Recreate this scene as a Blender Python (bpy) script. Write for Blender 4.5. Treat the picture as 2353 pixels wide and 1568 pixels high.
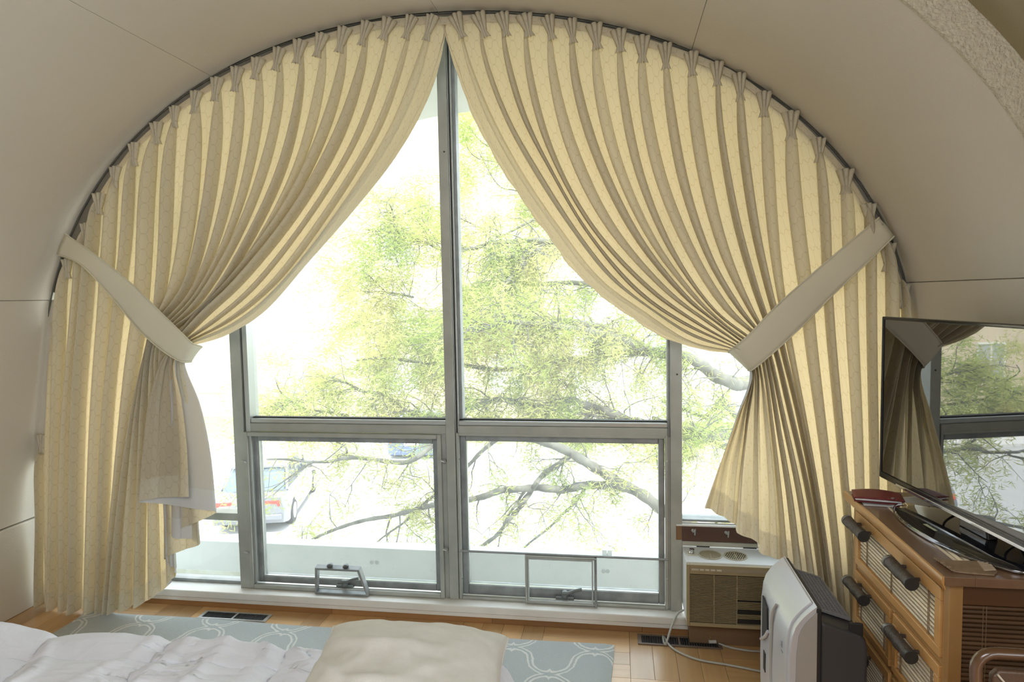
import bpy, bmesh, math, random
import numpy as np
from mathutils import Vector, Matrix
PI = math.pi
S = bpy.context.scene
COL = S.collection
for o in list(bpy.data.objects):
    bpy.data.objects.remove(o)
random.seed(7); rng = np.random.default_rng(7)

# ------------------------------------------------------------------ camera, sky, sun, exposure
R = np.array([[0.98761679, 0.00763821, -0.15669951],
              [0.15579639, 0.06974048, 0.98532419],
              [-0.01845441, 0.99753593, -0.06768686]])
FPX = 1540.0
CAMZ = 1.6
cam_d = bpy.data.cameras.new('camera')
cam_d.sensor_width = 36.0
cam_d.lens = FPX / 2353.0 * 36.0
cam_d.clip_start = 0.05
cam_d.clip_end = 400
cam = bpy.data.objects.new('camera', cam_d)
COL.objects.link(cam)
m = Matrix.Identity(4)
for r in range(3):
    m[r][0], m[r][1], m[r][2] = R[r][0], R[r][1], -R[r][2]
m[2][3] = CAMZ
cam.matrix_world = m
S.camera = cam

W = bpy.data.worlds.new('sky')
S.world = W
W.use_nodes = True
nt = W.node_tree
nt.nodes.clear()
wo = nt.nodes.new('ShaderNodeOutputWorld')
bg = nt.nodes.new('ShaderNodeBackground')
bg.inputs[1].default_value = 7.5
tc = nt.nodes.new('ShaderNodeTexCoord')
sp = nt.nodes.new('ShaderNodeSeparateXYZ')
cr = nt.nodes.new('ShaderNodeValToRGB')
cr.color_ramp.elements[0].position = 0.0
cr.color_ramp.elements[0].color = (0.93, 0.96, 0.98, 1)
cr.color_ramp.elements[1].position = 0.7
cr.color_ramp.elements[1].color = (0.78, 0.88, 1.0, 1)
nt.links.new(tc.outputs['Generated'], sp.inputs[0])
nt.links.new(sp.outputs['Z'], cr.inputs[0])
nt.links.new(cr.outputs[0], bg.inputs[0])
nt.links.new(bg.outputs[0], wo.inputs[0])

sun_d = bpy.data.lights.new('sun', 'SUN')
sun_d.energy = 9.0
sun_d.angle = 0.02
sun_d.color = (1.0, 0.95, 0.86)
sun = bpy.data.objects.new('sun', sun_d)
COL.objects.link(sun)
sun.location = (8, -10, 20)
sun.rotation_euler = Vector((-0.35, 0.50, -0.85)).to_track_quat('-Z', 'Y').to_euler()

# added fill light at an invented opening in the right wall beside the camera
al = bpy.data.lights.new('side_fill', 'AREA')
al.shape = 'RECTANGLE'
al.size, al.size_y = 3.0, .62
al.energy = 36.0
al.color = (0.92, 0.96, 1.0)
alo = bpy.data.objects.new('side_fill', al)
COL.objects.link(alo)
alo.location = (1.325, -.75, 1.27)
alo.rotation_euler = Vector((-1, 0, 0)).to_track_quat('-Z', 'Z').to_euler()

# second added fill light, overhead behind the camera; the vault has no skylight
al2 = bpy.data.lights.new('overhead_fill', 'AREA')
al2.shape = 'RECTANGLE'
al2.size, al2.size_y = 1.5, 1.2
al2.energy = 88.0
al2.color = (0.95, 0.97, 1.0)
alo2 = bpy.data.objects.new('overhead_fill', al2)
COL.objects.link(alo2)
alo2.location = (-.15, -.9, 2.70)
alo2.rotation_euler = Vector((-.15, .75, -1)).to_track_quat('-Z', 'Y').to_euler()

S.view_settings.view_transform = 'Standard'
S.view_settings.look = 'None'
S.view_settings.gamma = 1.0
S.view_settings.use_curve_mapping = False
S.view_settings.exposure = -0.42
S.cycles.max_bounces = 12
S.cycles.diffuse_bounces = 6
S.cycles.transparent_max_bounces = 16
S.cycles.caustics_reflective = False
S.cycles.caustics_refractive = False

# ------------------------------------------------------------------ helpers
def ray(px, py):
    return R @ np.array([px - 1176.5, -(py - 784.0), FPX])
def at(px, py, Y):
    d = ray(px, py); t = Y / d[1]
    return Vector((d[0] * t, Y, CAMZ + d[2] * t))
def atz(px, py, z):
    d = ray(px, py); t = (z - CAMZ) / d[2]
    return Vector((d[0] * t, d[1] * t, z))

ORG = {}
def tag(o, label=None, cat=None, group=None, kind=None):
    if label: o['label'] = label
    if cat: o['category'] = cat
    if group: o['group'] = group
    if kind: o['kind'] = kind
    return o
def thing(name, label, cat, loc=(0, 0, 0), rot=(0, 0, 0), group=None, kind=None):
    o = bpy.data.objects.new(name, None)
    COL.objects.link(o)
    o.empty_display_size = 0.05
    o.location = loc
    o.rotation_euler = rot
    ORG[o.name] = Vector(loc)
    return tag(o, label, cat, group, kind)
def structure(name, loc=(0, 0, 0)):
    return thing(name, None, None, loc, kind='structure')

class MB:
    def __init__(s):
        s.v = []; s.f = []; s.uv = None
    def add(s, verts, faces):
        b = len(s.v)
        s.v += [tuple(p) for p in verts]
        s.f += [tuple(i + b for i in f) for f in faces]
        return s
    def box(s, x0, x1, y0, y1, z0, z1, M=None):
        vs = [(x, y, z) for z in (z0, z1) for y in (y0, y1) for x in (x0, x1)]
        if M is not None: vs = [M @ Vector(p) for p in vs]
        return s.add(vs, [(0, 2, 3, 1), (4, 5, 7, 6), (0, 1, 5, 4), (2, 6, 7, 3), (0, 4, 6, 2), (1, 3, 7, 5)])
    def tube(s, pts, r, n=8, cap=True):
        pts = [Vector(p) for p in pts]
        k = len(pts)
        rs = r if isinstance(r, (list, tuple)) else [r] * k
        up = None
        b = len(s.v)
        for i, p in enumerate(pts):
            t = (pts[min(i + 1, k - 1)] - pts[max(i - 1, 0)])
            if t.length < 1e-9: t = Vector((0, 0, 1))
            t.normalize()
            if up is None:
                up = Vector((0, 0, 1)) if abs(t.z) < 0.9 else Vector((1, 0, 0))
            a = t.cross(up)
            if a.length < 1e-6: a = t.cross(Vector((1, 0.3, 0)))
            a.normalize()
            c = a.cross(t).normalized()
            up = c
            for j in range(n):
                th = 2 * PI * j / n
                s.v.append(tuple(p + (a * math.cos(th) + c * math.sin(th)) * rs[i]))
        for i in range(k - 1):
            for j in range(n):
                j2 = (j + 1) % n
                s.f.append((b + i * n + j, b + i * n + j2, b + (i + 1) * n + j2, b + (i + 1) * n + j))
        if cap:
            s.f.append(tuple(b + j for j in reversed(range(n))))
            s.f.append(tuple(b + (k - 1) * n + j for j in range(n)))
        return s
    def lathe(s, prof, M=None, n=24, cap=True):
        b = len(s.v)
        for r_, z_ in prof:
            for j in range(n):
                th = 2 * PI * j / n
                p = Vector((r_ * math.cos(th), r_ * math.sin(th), z_))
                s.v.append(tuple(M @ p if M is not None else p))
        for i in range(len(prof) - 1):
            for j in range(n):
                j2 = (j + 1) % n
                s.f.append((b + i * n + j, b + i * n + j2, b + (i + 1) * n + j2, b + (i + 1) * n + j))
        if cap:
            s.f.append(tuple(b + j for j in reversed(range(n))))
            s.f.append(tuple(b + (len(prof) - 1) * n + j for j in range(n)))
        return s
    def prism(s, poly, d0, d1, fn):
        """poly: list of (a,b); fn(a,b,d)->point; extruded d0..d1."""
        n = len(poly); b = len(s.v)
        for d in (d0, d1):
            for a, c in poly: s.v.append(tuple(fn(a, c, d)))
        for j in range(n):
            j2 = (j + 1) % n
            s.f.append((b + j, b + j2, b + n + j2, b + n + j))
        s.f.append(tuple(b + j for j in reversed(range(n))))
        s.f.append(tuple(b + n + j for j in range(n)))
        return s
    def strip(s, inner, outer, y0, y1, closed=False):
        """solid between two (x,z) polylines, from y0 to y1"""
        n = len(inner); b = len(s.v)
        for (x, z), (X, Z) in zip(inner, outer):
            s.v += [(x, y0, z), (x, y1, z), (X, y1, Z), (X, y0, Z)]
        for i in range(n - 1):
            for j in range(4):
                j2 = (j + 1) % 4
                s.f.append((b + i * 4 + j, b + i * 4 + j2, b + (i + 1) * 4 + j2, b + (i + 1) * 4 + j))
        s.f.append((b, b + 1, b + 2, b + 3)[::-1])
        e = b + (n - 1) * 4
        s.f.append((e, e + 1, e + 2, e + 3))
        return s
    def grid(s, P):
        """P: array (nu,nv,3)"""
        nu, nv = P.shape[:2]; b = len(s.v)
        s.v += [tuple(p) for p in P.reshape(-1, 3)]
        for i in range(nu - 1):
            for j in range(nv - 1):
                s.f.append((b + i * nv + j, b + (i + 1) * nv + j, b + (i + 1) * nv + j + 1, b + i * nv + j + 1))
        return s
    def build(s, name, mat, parent=None, smooth=None, bevel=0, seg=2, origin=None, fix=True):
        me = bpy.data.meshes.new(name)
        off = Vector((0, 0, 0))
        if parent is not None: off = ORG.get(parent.name, off)
        elif origin is not None: off = Vector(origin)
        me.from_pydata([(p[0] - off.x, p[1] - off.y, p[2] - off.z) for p in s.v], [], s.f)
        if fix:
            bm = bmesh.new(); bm.from_mesh(me)
            bmesh.ops.recalc_face_normals(bm, faces=bm.faces)
            bm.to_mesh(me); bm.free()
        o = bpy.data.objects.new(name, me)
        COL.objects.link(o)
        if mat: me.materials.append(mat)
        if parent is not None:
            o.parent = parent
            ORG[o.name] = off
        else:
            o.location = off
            ORG[o.name] = off
        if smooth is not None:
            me.shade_smooth()
            if smooth < 180: me.set_sharp_from_angle(angle=math.radians(smooth))
        if bevel:
            b = o.modifiers.new('bevel', 'BEVEL')
            b.width = bevel; b.segments = seg; b.limit_method = 'ANGLE'; b.angle_limit = math.radians(40)
            me.shade_smooth()
            me.set_sharp_from_angle(angle=math.radians(45))
            b.harden_normals = True
        return o
def bx(name, dims, mat, parent=None, bevel=0.003, **k):
    return MB().box(*dims).build(name, mat, parent, bevel=bevel, **k)
def dup(o, parent=None, loc=None):
    c = o.copy(); COL.objects.link(c)
    if parent is not None: c.parent = parent
    if loc is not None: c.location = loc
    return c
def dup_tree(root, loc, rot=None):
    c = root.copy(); COL.objects.link(c); c.location = loc
    if rot is not None: c.rotation_euler = rot
    for ch in list(root.children):
        k = dup(ch, c)
        for g in list(ch.children): dup(g, k)
    return c
def catmull(pts, n):
    """centripetal-ish spline through pts, n samples uniform in arc length"""
    P = np.array([list(p) for p in pts], float)
    if len(P) == 2:
        t = np.linspace(0, 1, n)[:, None]
        return P[0] * (1 - t) + P[1] * t
    E = np.vstack([2 * P[0] - P[1], P, 2 * P[-1] - P[-2]])
    out = []
    for i in range(len(P) - 1):
        p0, p1, p2, p3 = E[i:i + 4]
        t0 = 0; t1 = t0 + max(1e-6, np.linalg.norm(p1 - p0)) ** .5; t2 = t1 + max(1e-6, np.linalg.norm(p2 - p1)) ** .5; t3 = t2 + max(1e-6, np.linalg.norm(p3 - p2)) ** .5
        for t in np.linspace(t1, t2, 16, endpoint=False):
            A1 = (t1 - t) / (t1 - t0) * p0 + (t - t0) / (t1 - t0) * p1
            A2 = (t2 - t) / (t2 - t1) * p1 + (t - t1) / (t2 - t1) * p2
            A3 = (t3 - t) / (t3 - t2) * p2 + (t - t2) / (t3 - t2) * p3
            B1 = (t2 - t) / (t2 - t0) * A1 + (t - t0) / (t2 - t0) * A2
            B2 = (t3 - t) / (t3 - t1) * A2 + (t - t1) / (t3 - t1) * A3
            out.append((t2 - t) / (t2 - t1) * B1 + (t - t1) / (t2 - t1) * B2)
    out.append(P[-1])
    out = np.array(out)
    L = np.r_[0, np.cumsum(np.linalg.norm(np.diff(out, axis=0), axis=1))]
    q = np.linspace(0, L[-1], n)
    return np.stack([np.interp(q, L, out[:, k]) for k in range(P.shape[1])], 1)

# ------------------------------------------------------------------ materials
def newmat(name):
    mt = bpy.data.materials.new(name); mt.use_nodes = True
    t = mt.node_tree; t.nodes.clear()
    out = t.nodes.new('ShaderNodeOutputMaterial')
    return mt, t, out
def N(t, kind, **k):
    n = t.nodes.new(kind)
    for a, b in k.items():
        if a.startswith('i_'):
            key = a[2:]
            n.inputs[int(key) if key.isdigit() else key].default_value = b
        else: setattr(n, a, b)
    return n
def M_(t, op, a, b=None, c=None):
    n = t.nodes.new('ShaderNodeMath'); n.operation = op
    for i, v in enumerate((a, b, c)):
        if v is None: continue
        if isinstance(v, (int, float)): n.inputs[i].default_value = v
        else: t.links.new(v, n.inputs[i])
    return n.outputs[0]
def mixc(t, f, a, b):
    n = t.nodes.new('ShaderNodeMix'); n.data_type = 'RGBA'
    for s_, v in ((n.inputs[0], f), (n.inputs[6], a), (n.inputs[7], b)):
        if hasattr(v, 'links') or hasattr(v, 'is_linked'): t.links.new(v, s_)
        elif isinstance(v, (int, float)): s_.default_value = v
        else: s_.default_value = (*v, 1) if len(v) == 3 else v
    return n.outputs[2]
def pbr(name, col, rough=.5, metal=0, spec=.5, noise=None, bump=0, bscale=60, ior=None, coat=0, stretch=None):
    """noise=(other colour, scale, detail)"""
    mt, t, out = newmat(name)
    p = N(t, 'ShaderNodeBsdfPrincipled')
    p.inputs['Roughness'].default_value = rough
    p.inputs['Metallic'].default_value = metal
    p.inputs['Specular IOR Level'].default_value = spec
    if ior: p.inputs['IOR'].default_value = ior
    if coat: p.inputs['Coat Weight'].default_value = coat
    p.inputs['Base Color'].default_value = (*col, 1)
    co = N(t, 'ShaderNodeTexCoord').outputs['Object']
    if stretch:
        mp = N(t, 'ShaderNodeMapping'); mp.inputs['Scale'].default_value = stretch
        t.links.new(co, mp.inputs[0]); co = mp.outputs[0]
    if noise:
        nz = N(t, 'ShaderNodeTexNoise'); nz.inputs['Scale'].default_value = noise[1]; nz.inputs['Detail'].default_value = noise[2]
        t.links.new(co, nz.inputs[0])
        rp = N(t, 'ShaderNodeMapRange'); rp.inputs[1].default_value = .35; rp.inputs[2].default_value = .65
        t.links.new(nz.outputs[0], rp.inputs[0])
        t.links.new(mixc(t, rp.outputs[0], col, noise[0]), p.inputs['Base Color'])
    if bump:
        nz = N(t, 'ShaderNodeTexNoise'); nz.inputs['Scale'].default_value = bscale; nz.inputs['Detail'].default_value = 4
        t.links.new(co, nz.inputs[0])
        bp = N(t, 'ShaderNodeBump'); bp.inputs['Strength'].default_value = min(1, bump); bp.inputs['Distance'].default_value = .004
        t.links.new(nz.outputs[0], bp.inputs['Height']); t.links.new(bp.outputs[0], p.inputs['Normal'])
    t.links.new(p.outputs[0], out.inputs[0])
    return mt
def wood(name, c1, c2, axis=1, scale=1.0, rough=.4, vary=True, coat=0):
    mt, t, out = newmat(name)
    p = N(t, 'ShaderNodeBsdfPrincipled'); p.inputs['Roughness'].default_value = rough
    if coat: p.inputs['Coat Weight'].default_value = coat; p.inputs['Coat Roughness'].default_value = .15
    co = N(t, 'ShaderNodeTexCoord').outputs['Object']
    mp = N(t, 'ShaderNodeMapping')
    sc = [22 * scale] * 3; sc[axis] = 1.6 * scale
    mp.inputs['Scale'].default_value = sc
    oi = N(t, 'ShaderNodeObjectInfo')
    t.links.new(co, mp.inputs[0])
    if vary:
        cx = N(t, 'ShaderNodeCombineXYZ')
        for i in range(3): t.links.new(M_(t, 'MULTIPLY', oi.outputs['Random'], 37.0 + 11 * i), cx.inputs[i])
        t.links.new(cx.outputs[0], mp.inputs['Location'])
    nz = N(t, 'ShaderNodeTexNoise'); nz.inputs['Scale'].default_value = 1; nz.inputs['Detail'].default_value = 6; nz.inputs['Distortion'].default_value = .6
    t.links.new(mp.outputs[0], nz.inputs[0])
    rp = N(t, 'ShaderNodeMapRange'); rp.inputs[1].default_value = .3; rp.inputs[2].default_value = .7
    t.links.new(nz.outputs[0], rp.inputs[0])
    col = mixc(t, rp.outputs[0], c1, c2)
    if vary:
        hs = N(t, 'ShaderNodeHueSaturation')
        t.links.new(col, hs.inputs['Color'])
        t.links.new(M_(t, 'MULTIPLY_ADD', oi.outputs['Random'], .45, .78), hs.inputs['Value'])
        col = hs.outputs[0]
    t.links.new(col, p.inputs['Base Color'])
    bp = N(t, 'ShaderNodeBump'); bp.inputs['Strength'].default_value = .15; bp.inputs['Distance'].default_value = .002
    t.links.new(nz.outputs[0], bp.inputs['Height']); t.links.new(bp.outputs[0], p.inputs['Normal'])
    t.links.new(p.outputs[0], out.inputs[0])
    return mt
def trellis(t, uv, px, py, b=.9):
    sp = N(t, 'ShaderNodeSeparateXYZ'); t.links.new(uv, sp.inputs[0])
    X = M_(t, 'MULTIPLY', sp.outputs[0], 2 * PI / px); Y = M_(t, 'MULTIPLY', sp.outputs[1], 2 * PI / py)
    cx, cy = M_(t, 'COSINE', X), M_(t, 'COSINE', Y)
    s1 = M_(t, 'ABSOLUTE', M_(t, 'MULTIPLY', M_(t, 'SINE', X), M_(t, 'SINE', Y)))
    f = M_(t, 'ADD', M_(t, 'ADD', cx, cy), M_(t, 'MULTIPLY', M_(t, 'MULTIPLY', M_(t, 'SUBTRACT', cx, cy), s1), b))
    g2 = M_(t, 'ADD', M_(t, 'POWER', M_(t, 'SINE', X), 2), M_(t, 'POWER', M_(t, 'SINE', Y), 2))
    return M_(t, 'DIVIDE', f, M_(t, 'ADD', M_(t, 'SQRT', g2), .22))
def line_mask(t, f, c, w):
    d = M_(t, 'ABSOLUTE', M_(t, 'SUBTRACT', M_(t, 'ABSOLUTE', f), c))
    r = N(t, 'ShaderNodeMapRange'); r.inputs[1].default_value = w * .5; r.inputs[2].default_value = w
    r.inputs[3].default_value = 1; r.inputs[4].default_value = 0
    t.links.new(d, r.inputs[0]); return r.outputs[0]

def curtain_mat(name, front, back, trans, tf=.5, lining=True, hemmed=True, pattern=True):
    mt, t, out = newmat(name)
    uvm = N(t, 'ShaderNodeUVMap'); uvm.uv_map = 'UVMap'
    uv = uvm.outputs[0]
    geo = N(t, 'ShaderNodeNewGeometry')
    col = front; mask = None
    if pattern:
        mask = line_mask(t, trellis(t, uv, .062, .074), 0, .17)
        col = mixc(t, mask, front, tuple(c * .84 for c in front))
    if lining: col = mixc(t, geo.outputs['Backfacing'], col, back)
    nz = N(t, 'ShaderNodeTexNoise'); nz.inputs['Scale'].default_value = 900
    t.links.new(uv, nz.inputs[0])
    n2 = N(t, 'ShaderNodeTexNoise'); n2.inputs['Scale'].default_value = 14; n2.inputs['Detail'].default_value = 3
    t.links.new(uv, n2.inputs[0])
    h = M_(t, 'ADD', M_(t, 'MULTIPLY', nz.outputs[0], .12), n2.outputs[0])
    if mask is not None: h = M_(t, 'ADD', h, M_(t, 'MULTIPLY', mask, .14))
    bp = N(t, 'ShaderNodeBump'); bp.inputs['Strength'].default_value = .35; bp.inputs['Distance'].default_value = .006
    t.links.new(h, bp.inputs['Height'])
    df = N(t, 'ShaderNodeBsdfDiffuse'); tr = N(t, 'ShaderNodeBsdfTranslucent')
    if hasattr(col, 'links') or hasattr(col, 'is_linked'): t.links.new(col, df.inputs[0])
    else: df.inputs[0].default_value = (*col, 1)
    t.links.new(bp.outputs[0], df.inputs['Normal'])
    tcol = trans
    if mask is not None: tcol = mixc(t, mask, trans, (trans[0] * .9, trans[1] * .82, trans[2] * .7))
    if lining: tcol = mixc(t, geo.outputs['Backfacing'], tcol, (.50, .50, .48))
    if hasattr(tcol, 'is_linked'): t.links.new(tcol, tr.inputs[0])
    else: tr.inputs[0].default_value = (*tcol, 1)
    mx = N(t, 'ShaderNodeMixShader'); mx.inputs[0].default_value = tf
    if hemmed:
        u2 = N(t, 'ShaderNodeUVMap'); u2.uv_map = 'Edge'
        s2 = N(t, 'ShaderNodeSeparateXYZ'); t.links.new(u2.outputs[0], s2.inputs[0])
        k = M_(t, 'LESS_THAN', s2.outputs[1], .10)
        t.links.new(M_(t, 'MULTIPLY', M_(t, 'SUBTRACT', 1.0, M_(t, 'MULTIPLY', k, .45)), tf), mx.inputs[0])
    t.links.new(df.outputs[0], mx.inputs[1]); t.links.new(tr.outputs[0], mx.inputs[2])
    t.links.new(mx.outputs[0], out.inputs[0])
    return mt
def glass_mat(name, veil=.05, tint=(.92, .94, .935)):
    mt, t, out = newmat(name)
    tr = N(t, 'ShaderNodeBsdfTransparent'); tr.inputs[0].default_value = (*tint, 1)
    gl = N(t, 'ShaderNodeBsdfGlossy'); gl.inputs['Roughness'].default_value = 0.0
    fr = N(t, 'ShaderNodeFresnel')
    gb = N(t, 'ShaderNodeNewGeometry')      # a parallel pane: the far face reflects like the near one
    t.links.new(M_(t, 'MULTIPLY_ADD', gb.outputs['Backfacing'], 1 / 1.45 - 1.45, 1.45), fr.inputs[0])
    m1 = N(t, 'ShaderNodeMixShader'); t.links.new(fr.outputs[0], m1.inputs[0])
    t.links.new(tr.outputs[0], m1.inputs[1]); t.links.new(gl.outputs[0], m1.inputs[2])
    du = N(t, 'ShaderNodeBsdfTranslucent'); du.inputs[0].default_value = (.95, .97, 1, 1)  # translucent share puts the glare that veils the view into the glass
    m2 = N(t, 'ShaderNodeMixShader'); m2.inputs[0].default_value = veil
    t.links.new(m1.outputs[0], m2.inputs[1]); t.links.new(du.outputs[0], m2.inputs[2])
    t.links.new(m2.outputs[0], out.inputs[0])
    return mt

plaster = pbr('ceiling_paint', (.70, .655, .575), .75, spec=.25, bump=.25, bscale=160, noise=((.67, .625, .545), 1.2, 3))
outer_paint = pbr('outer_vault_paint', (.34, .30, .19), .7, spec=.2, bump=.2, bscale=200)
wall_paint = pbr('wall_paint', (.67, .625, .545), .7, spec=.3, bump=.2, bscale=160)
alum = pbr('aged_aluminium', (.45, .46, .42), .42, metal=.3, noise=((.38, .39, .355), 9, 5), bump=.08, bscale=200)
alum_bright = pbr('aluminium_bead', (.52, .545, .53), .3, metal=.6)
alum_dark = pbr('weathered_aluminium', (.36, .38, .38), .45, metal=.4, noise=((.26, .28, .28), 14, 6))
gasket = pbr('rubber_gasket', (.03, .03, .03), .6)
white_paint = pbr('sill_white_paint', (.78, .77, .73), .4, noise=((.70, .68, .62), 5, 6), bump=.06, bscale=90)
glass = glass_mat('window_glass', .055)
steel = pbr('steel_hardware', (.55, .56, .55), .35, metal=.8)
# ------------------------------------------------------------------ room shell
YW = 3.18           # window frame plane
YA = 3.06           # curtain / vault contact plane
YR = 1.95           # front end of the barrel vault
arch_px = [(92, 1000), (110, 850), (125, 690), (150, 560), (215, 450), (262, 390), (300, 345), (355, 283), (400, 245), (450, 205), (495, 172), (590, 132), (700, 95), (800, 65), (900, 40), (1010, 27), (1100, 29), (1200, 35), (1300, 45), (1400, 65), (1500, 92), (1590, 120), (1700, 175), (1800, 240), (1880, 310), (1940, 380), (2000, 465), (2050, 560), (2075, 650), (2090, 725)]
A0 = np.array([[at(p[0], p[1], YA).x, at(p[0], p[1], YA).z] for p in arch_px])
# smooth the measured points towards a circle
cx0, cz0 = -.85, .57
rad = np.hypot(A0[:, 0] - cx0, A0[:, 1] - cz0); ang = np.arctan2(A0[:, 1] - cz0, A0[:, 0] - cx0)
pr = np.polyfit(ang, rad, 6)
def arch_at(a, off=0.0):
    r_ = np.polyval(pr, a) + off
    return (cx0 + r_ * math.cos(a), cz0 + r_ * math.sin(a))
aL, aR = ang[2], ang[-2]          # springing (left, right)
def arch_poly(a0, a1, n, off=0.0):
    return [arch_at(a, off) for a in np.linspace(a0, a1, n)]
def ang_of(px, py):
    p = at(px, py, YA); return math.atan2(p.z - cz0, p.x - cx0)
pL, pR = arch_at(aL), arch_at(aR)
XL, XR = -3.085, 1.31             # walls at the floor
seams = [aL, ang_of(490, 172), ang_of(1010, 27), ang_of(1589, 118), aR]
ceil = structure('ceiling')
shell = MB().strip(arch_poly(aL + .03, aR - .03, 60, .031), arch_poly(aL + .03, aR - .03, 60, .12), YR + .02, 3.30)
shell.build('backing', outer_paint, ceil, smooth=30)
for i in range(4):
    a0, a1 = seams[i], seams[i + 1]
    g = .0004
    n = 26
    pb = MB().strip(arch_poly(a0 - g, a1 + g, n), arch_poly(a0 - g, a1 + g, n, .03), YR + .008, 3.30)
    pb.build('panel', plaster, ceil, smooth=30)
# overhanging shell outside the window
ov = structure('trim_8')
MB().strip(arch_poly(aL, aR, 60, -.03), arch_poly(aL, aR, 60, .13), 3.305, 4.55).build('overhang', pbr('overhang_concrete', (.62, .62, .56), .8, bump=.2), ov, smooth=30)
# textured end of the vault
popcorn = pbr('popcorn_plaster', (.72, .68, .55), .9, spec=.2, noise=((.62, .57, .45), 70, 2))
t = popcorn.node_tree
p = [n for n in t.nodes if n.type == 'BSDF_PRINCIPLED'][0]
vo = N(t, 'ShaderNodeTexVoronoi'); vo.inputs['Scale'].default_value = 110
tcn = N(t, 'ShaderNodeTexCoord'); t.links.new(tcn.outputs['Object'], vo.inputs['Vector'])
nzp = N(t, 'ShaderNodeTexNoise'); nzp.inputs['Scale'].default_value = 130; nzp.inputs['Detail'].default_value = 5
t.links.new(tcn.outputs['Object'], nzp.inputs[0])
bpp = N(t, 'ShaderNodeBump'); bpp.inputs['Strength'].default_value = 1; bpp.inputs['Distance'].default_value = .012
t.links.new(nzp.outputs[0], bpp.inputs['Height']); t.links.new(bpp.outputs[0], p.inputs['Normal'])
ring = structure('trim_9')
MB().strip(arch_poly(aL + .0, aR - .0, 70, -.001), arch_poly(aL, aR, 70, .105), YR - .006, YR + .007).build('vault_end', popcorn, ring, smooth=30)
# bigger vault towards the camera
ov2 = structure('ceiling_near')
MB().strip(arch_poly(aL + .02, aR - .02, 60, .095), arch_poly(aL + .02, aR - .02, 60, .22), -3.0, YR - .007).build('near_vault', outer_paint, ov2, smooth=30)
# side walls
wl = structure('wall_left')
MB().prism([(pL[0], pL[1] - .003), (XL, .47), (XL - .25, .47), (XL - .25, pL[1] + .05), (pL[0] - .12, pL[1] + .05)], YR, 3.30, lambda a, c, d: (a, d, c)).build('upper_panel', wall_paint, wl)
bx('lower_panel', (XL - .25, XL + .012, YR, 3.30, 0, .462), wall_paint, wl, bevel=.006)
bx('near_panel', (XL - .35, XL - .02, -3.0, YR, 0, 1.70), wall_paint, wl, bevel=0)
wr = structure('wall_right')
MB().prism([(pR[0], pR[1] - .003), (XR, .47), (XR + .25, .47), (XR + .25, pR[1] + .05), (pR[0] + .12, pR[1] + .05)], YR, 3.30, lambda a, c, d: (a, d, c)).build('upper_panel', wall_paint, wr)
bx('lower_panel', (XR - .012, XR + .25, YR, 3.30, 0, .462), wall_paint, wr, bevel=.006)
b = MB()
b.box(XR + .03, XR + .35, -3.0, -2.28, 0, 1.70).box(XR + .03, XR + .35, .78, YR, 0, 1.70).box(XR + .03, XR + .35, -2.28, .78, 0, .94).box(XR + .03, XR + .35, -2.28, .78, 1.60, 1.70)
b.build('near_panel', wall_paint, wr)  # opening cut for the added side fill light
# rear wall
rw = structure('wall_rear')
b = MB()
b.box(-3.6, 1.9, -3.12, -3.0, 0, 3.4)
b.build('wall', wall_paint, rw)
# floor: base slab, and parquet blocks of four fingers where the floor is in view
fl = structure('floor')
parq = wood('parquet_oak', (.58, .365, .17), (.49, .285, .12), axis=1, scale=1.0, rough=.28, coat=.25)
parq_dark = pbr('parquet_joint', (.20, .11, .05), .6)
bx('slab', (-3.4, 1.7, -3.0, 3.30, -.2, -.012), parq_dark, fl, bevel=0)
B = .40; gp = .0004
def finger(vert):
    mb = MB()
    w = B / 4
    if vert: mb.box(gp, w - gp, gp, B - gp, -.013, 0)
    else: mb.box(gp, B - gp, gp, w - gp, -.013, 0)
    return mb
protos = {}
rest = MB()
nx0, ny0 = -3.16, 3.13 - 5 * B
cnt = 0
for iy in range(-12, 5):
    for ix in range(12):
        x, y = nx0 + ix * B, ny0 + iy * B
        vert = (ix + iy) % 2 == 0
        for k in range(4):
            ox, oy = (x + k * B / 4, y) if vert else (x, y + k * B / 4)
            near = (iy >= 3 and y + B > 2.55) or (ox > -.25 and oy > 2.2 and ox < 1.0)
            if near:
                if vert not in protos:
                    o = finger(vert).build('plank', parq if vert else None, fl, bevel=.0008, seg=1)
                    protos[vert] = o
                else: o = dup(protos[vert])
                o.location = (ox, oy, 0); cnt += 1
            else:
                w = B / 4
                if vert: rest.box(ox + gp, ox + w - gp, oy + gp, oy + B - gp, -.013, 0)
                else: rest.box(ox + gp, ox + B - gp, oy + gp, oy + w - gp, -.013, 0)
parq_x = wood('parquet_oak_cross', (.58, .365, .17), (.49, .285, .12), axis=0, scale=1.0, rough=.28, coat=.25)
protos[False].data.materials.clear(); protos[False].data.materials.append(parq_x)
rest.build('parquet_field', parq, fl)['kind'] = 'stuff'

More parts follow.
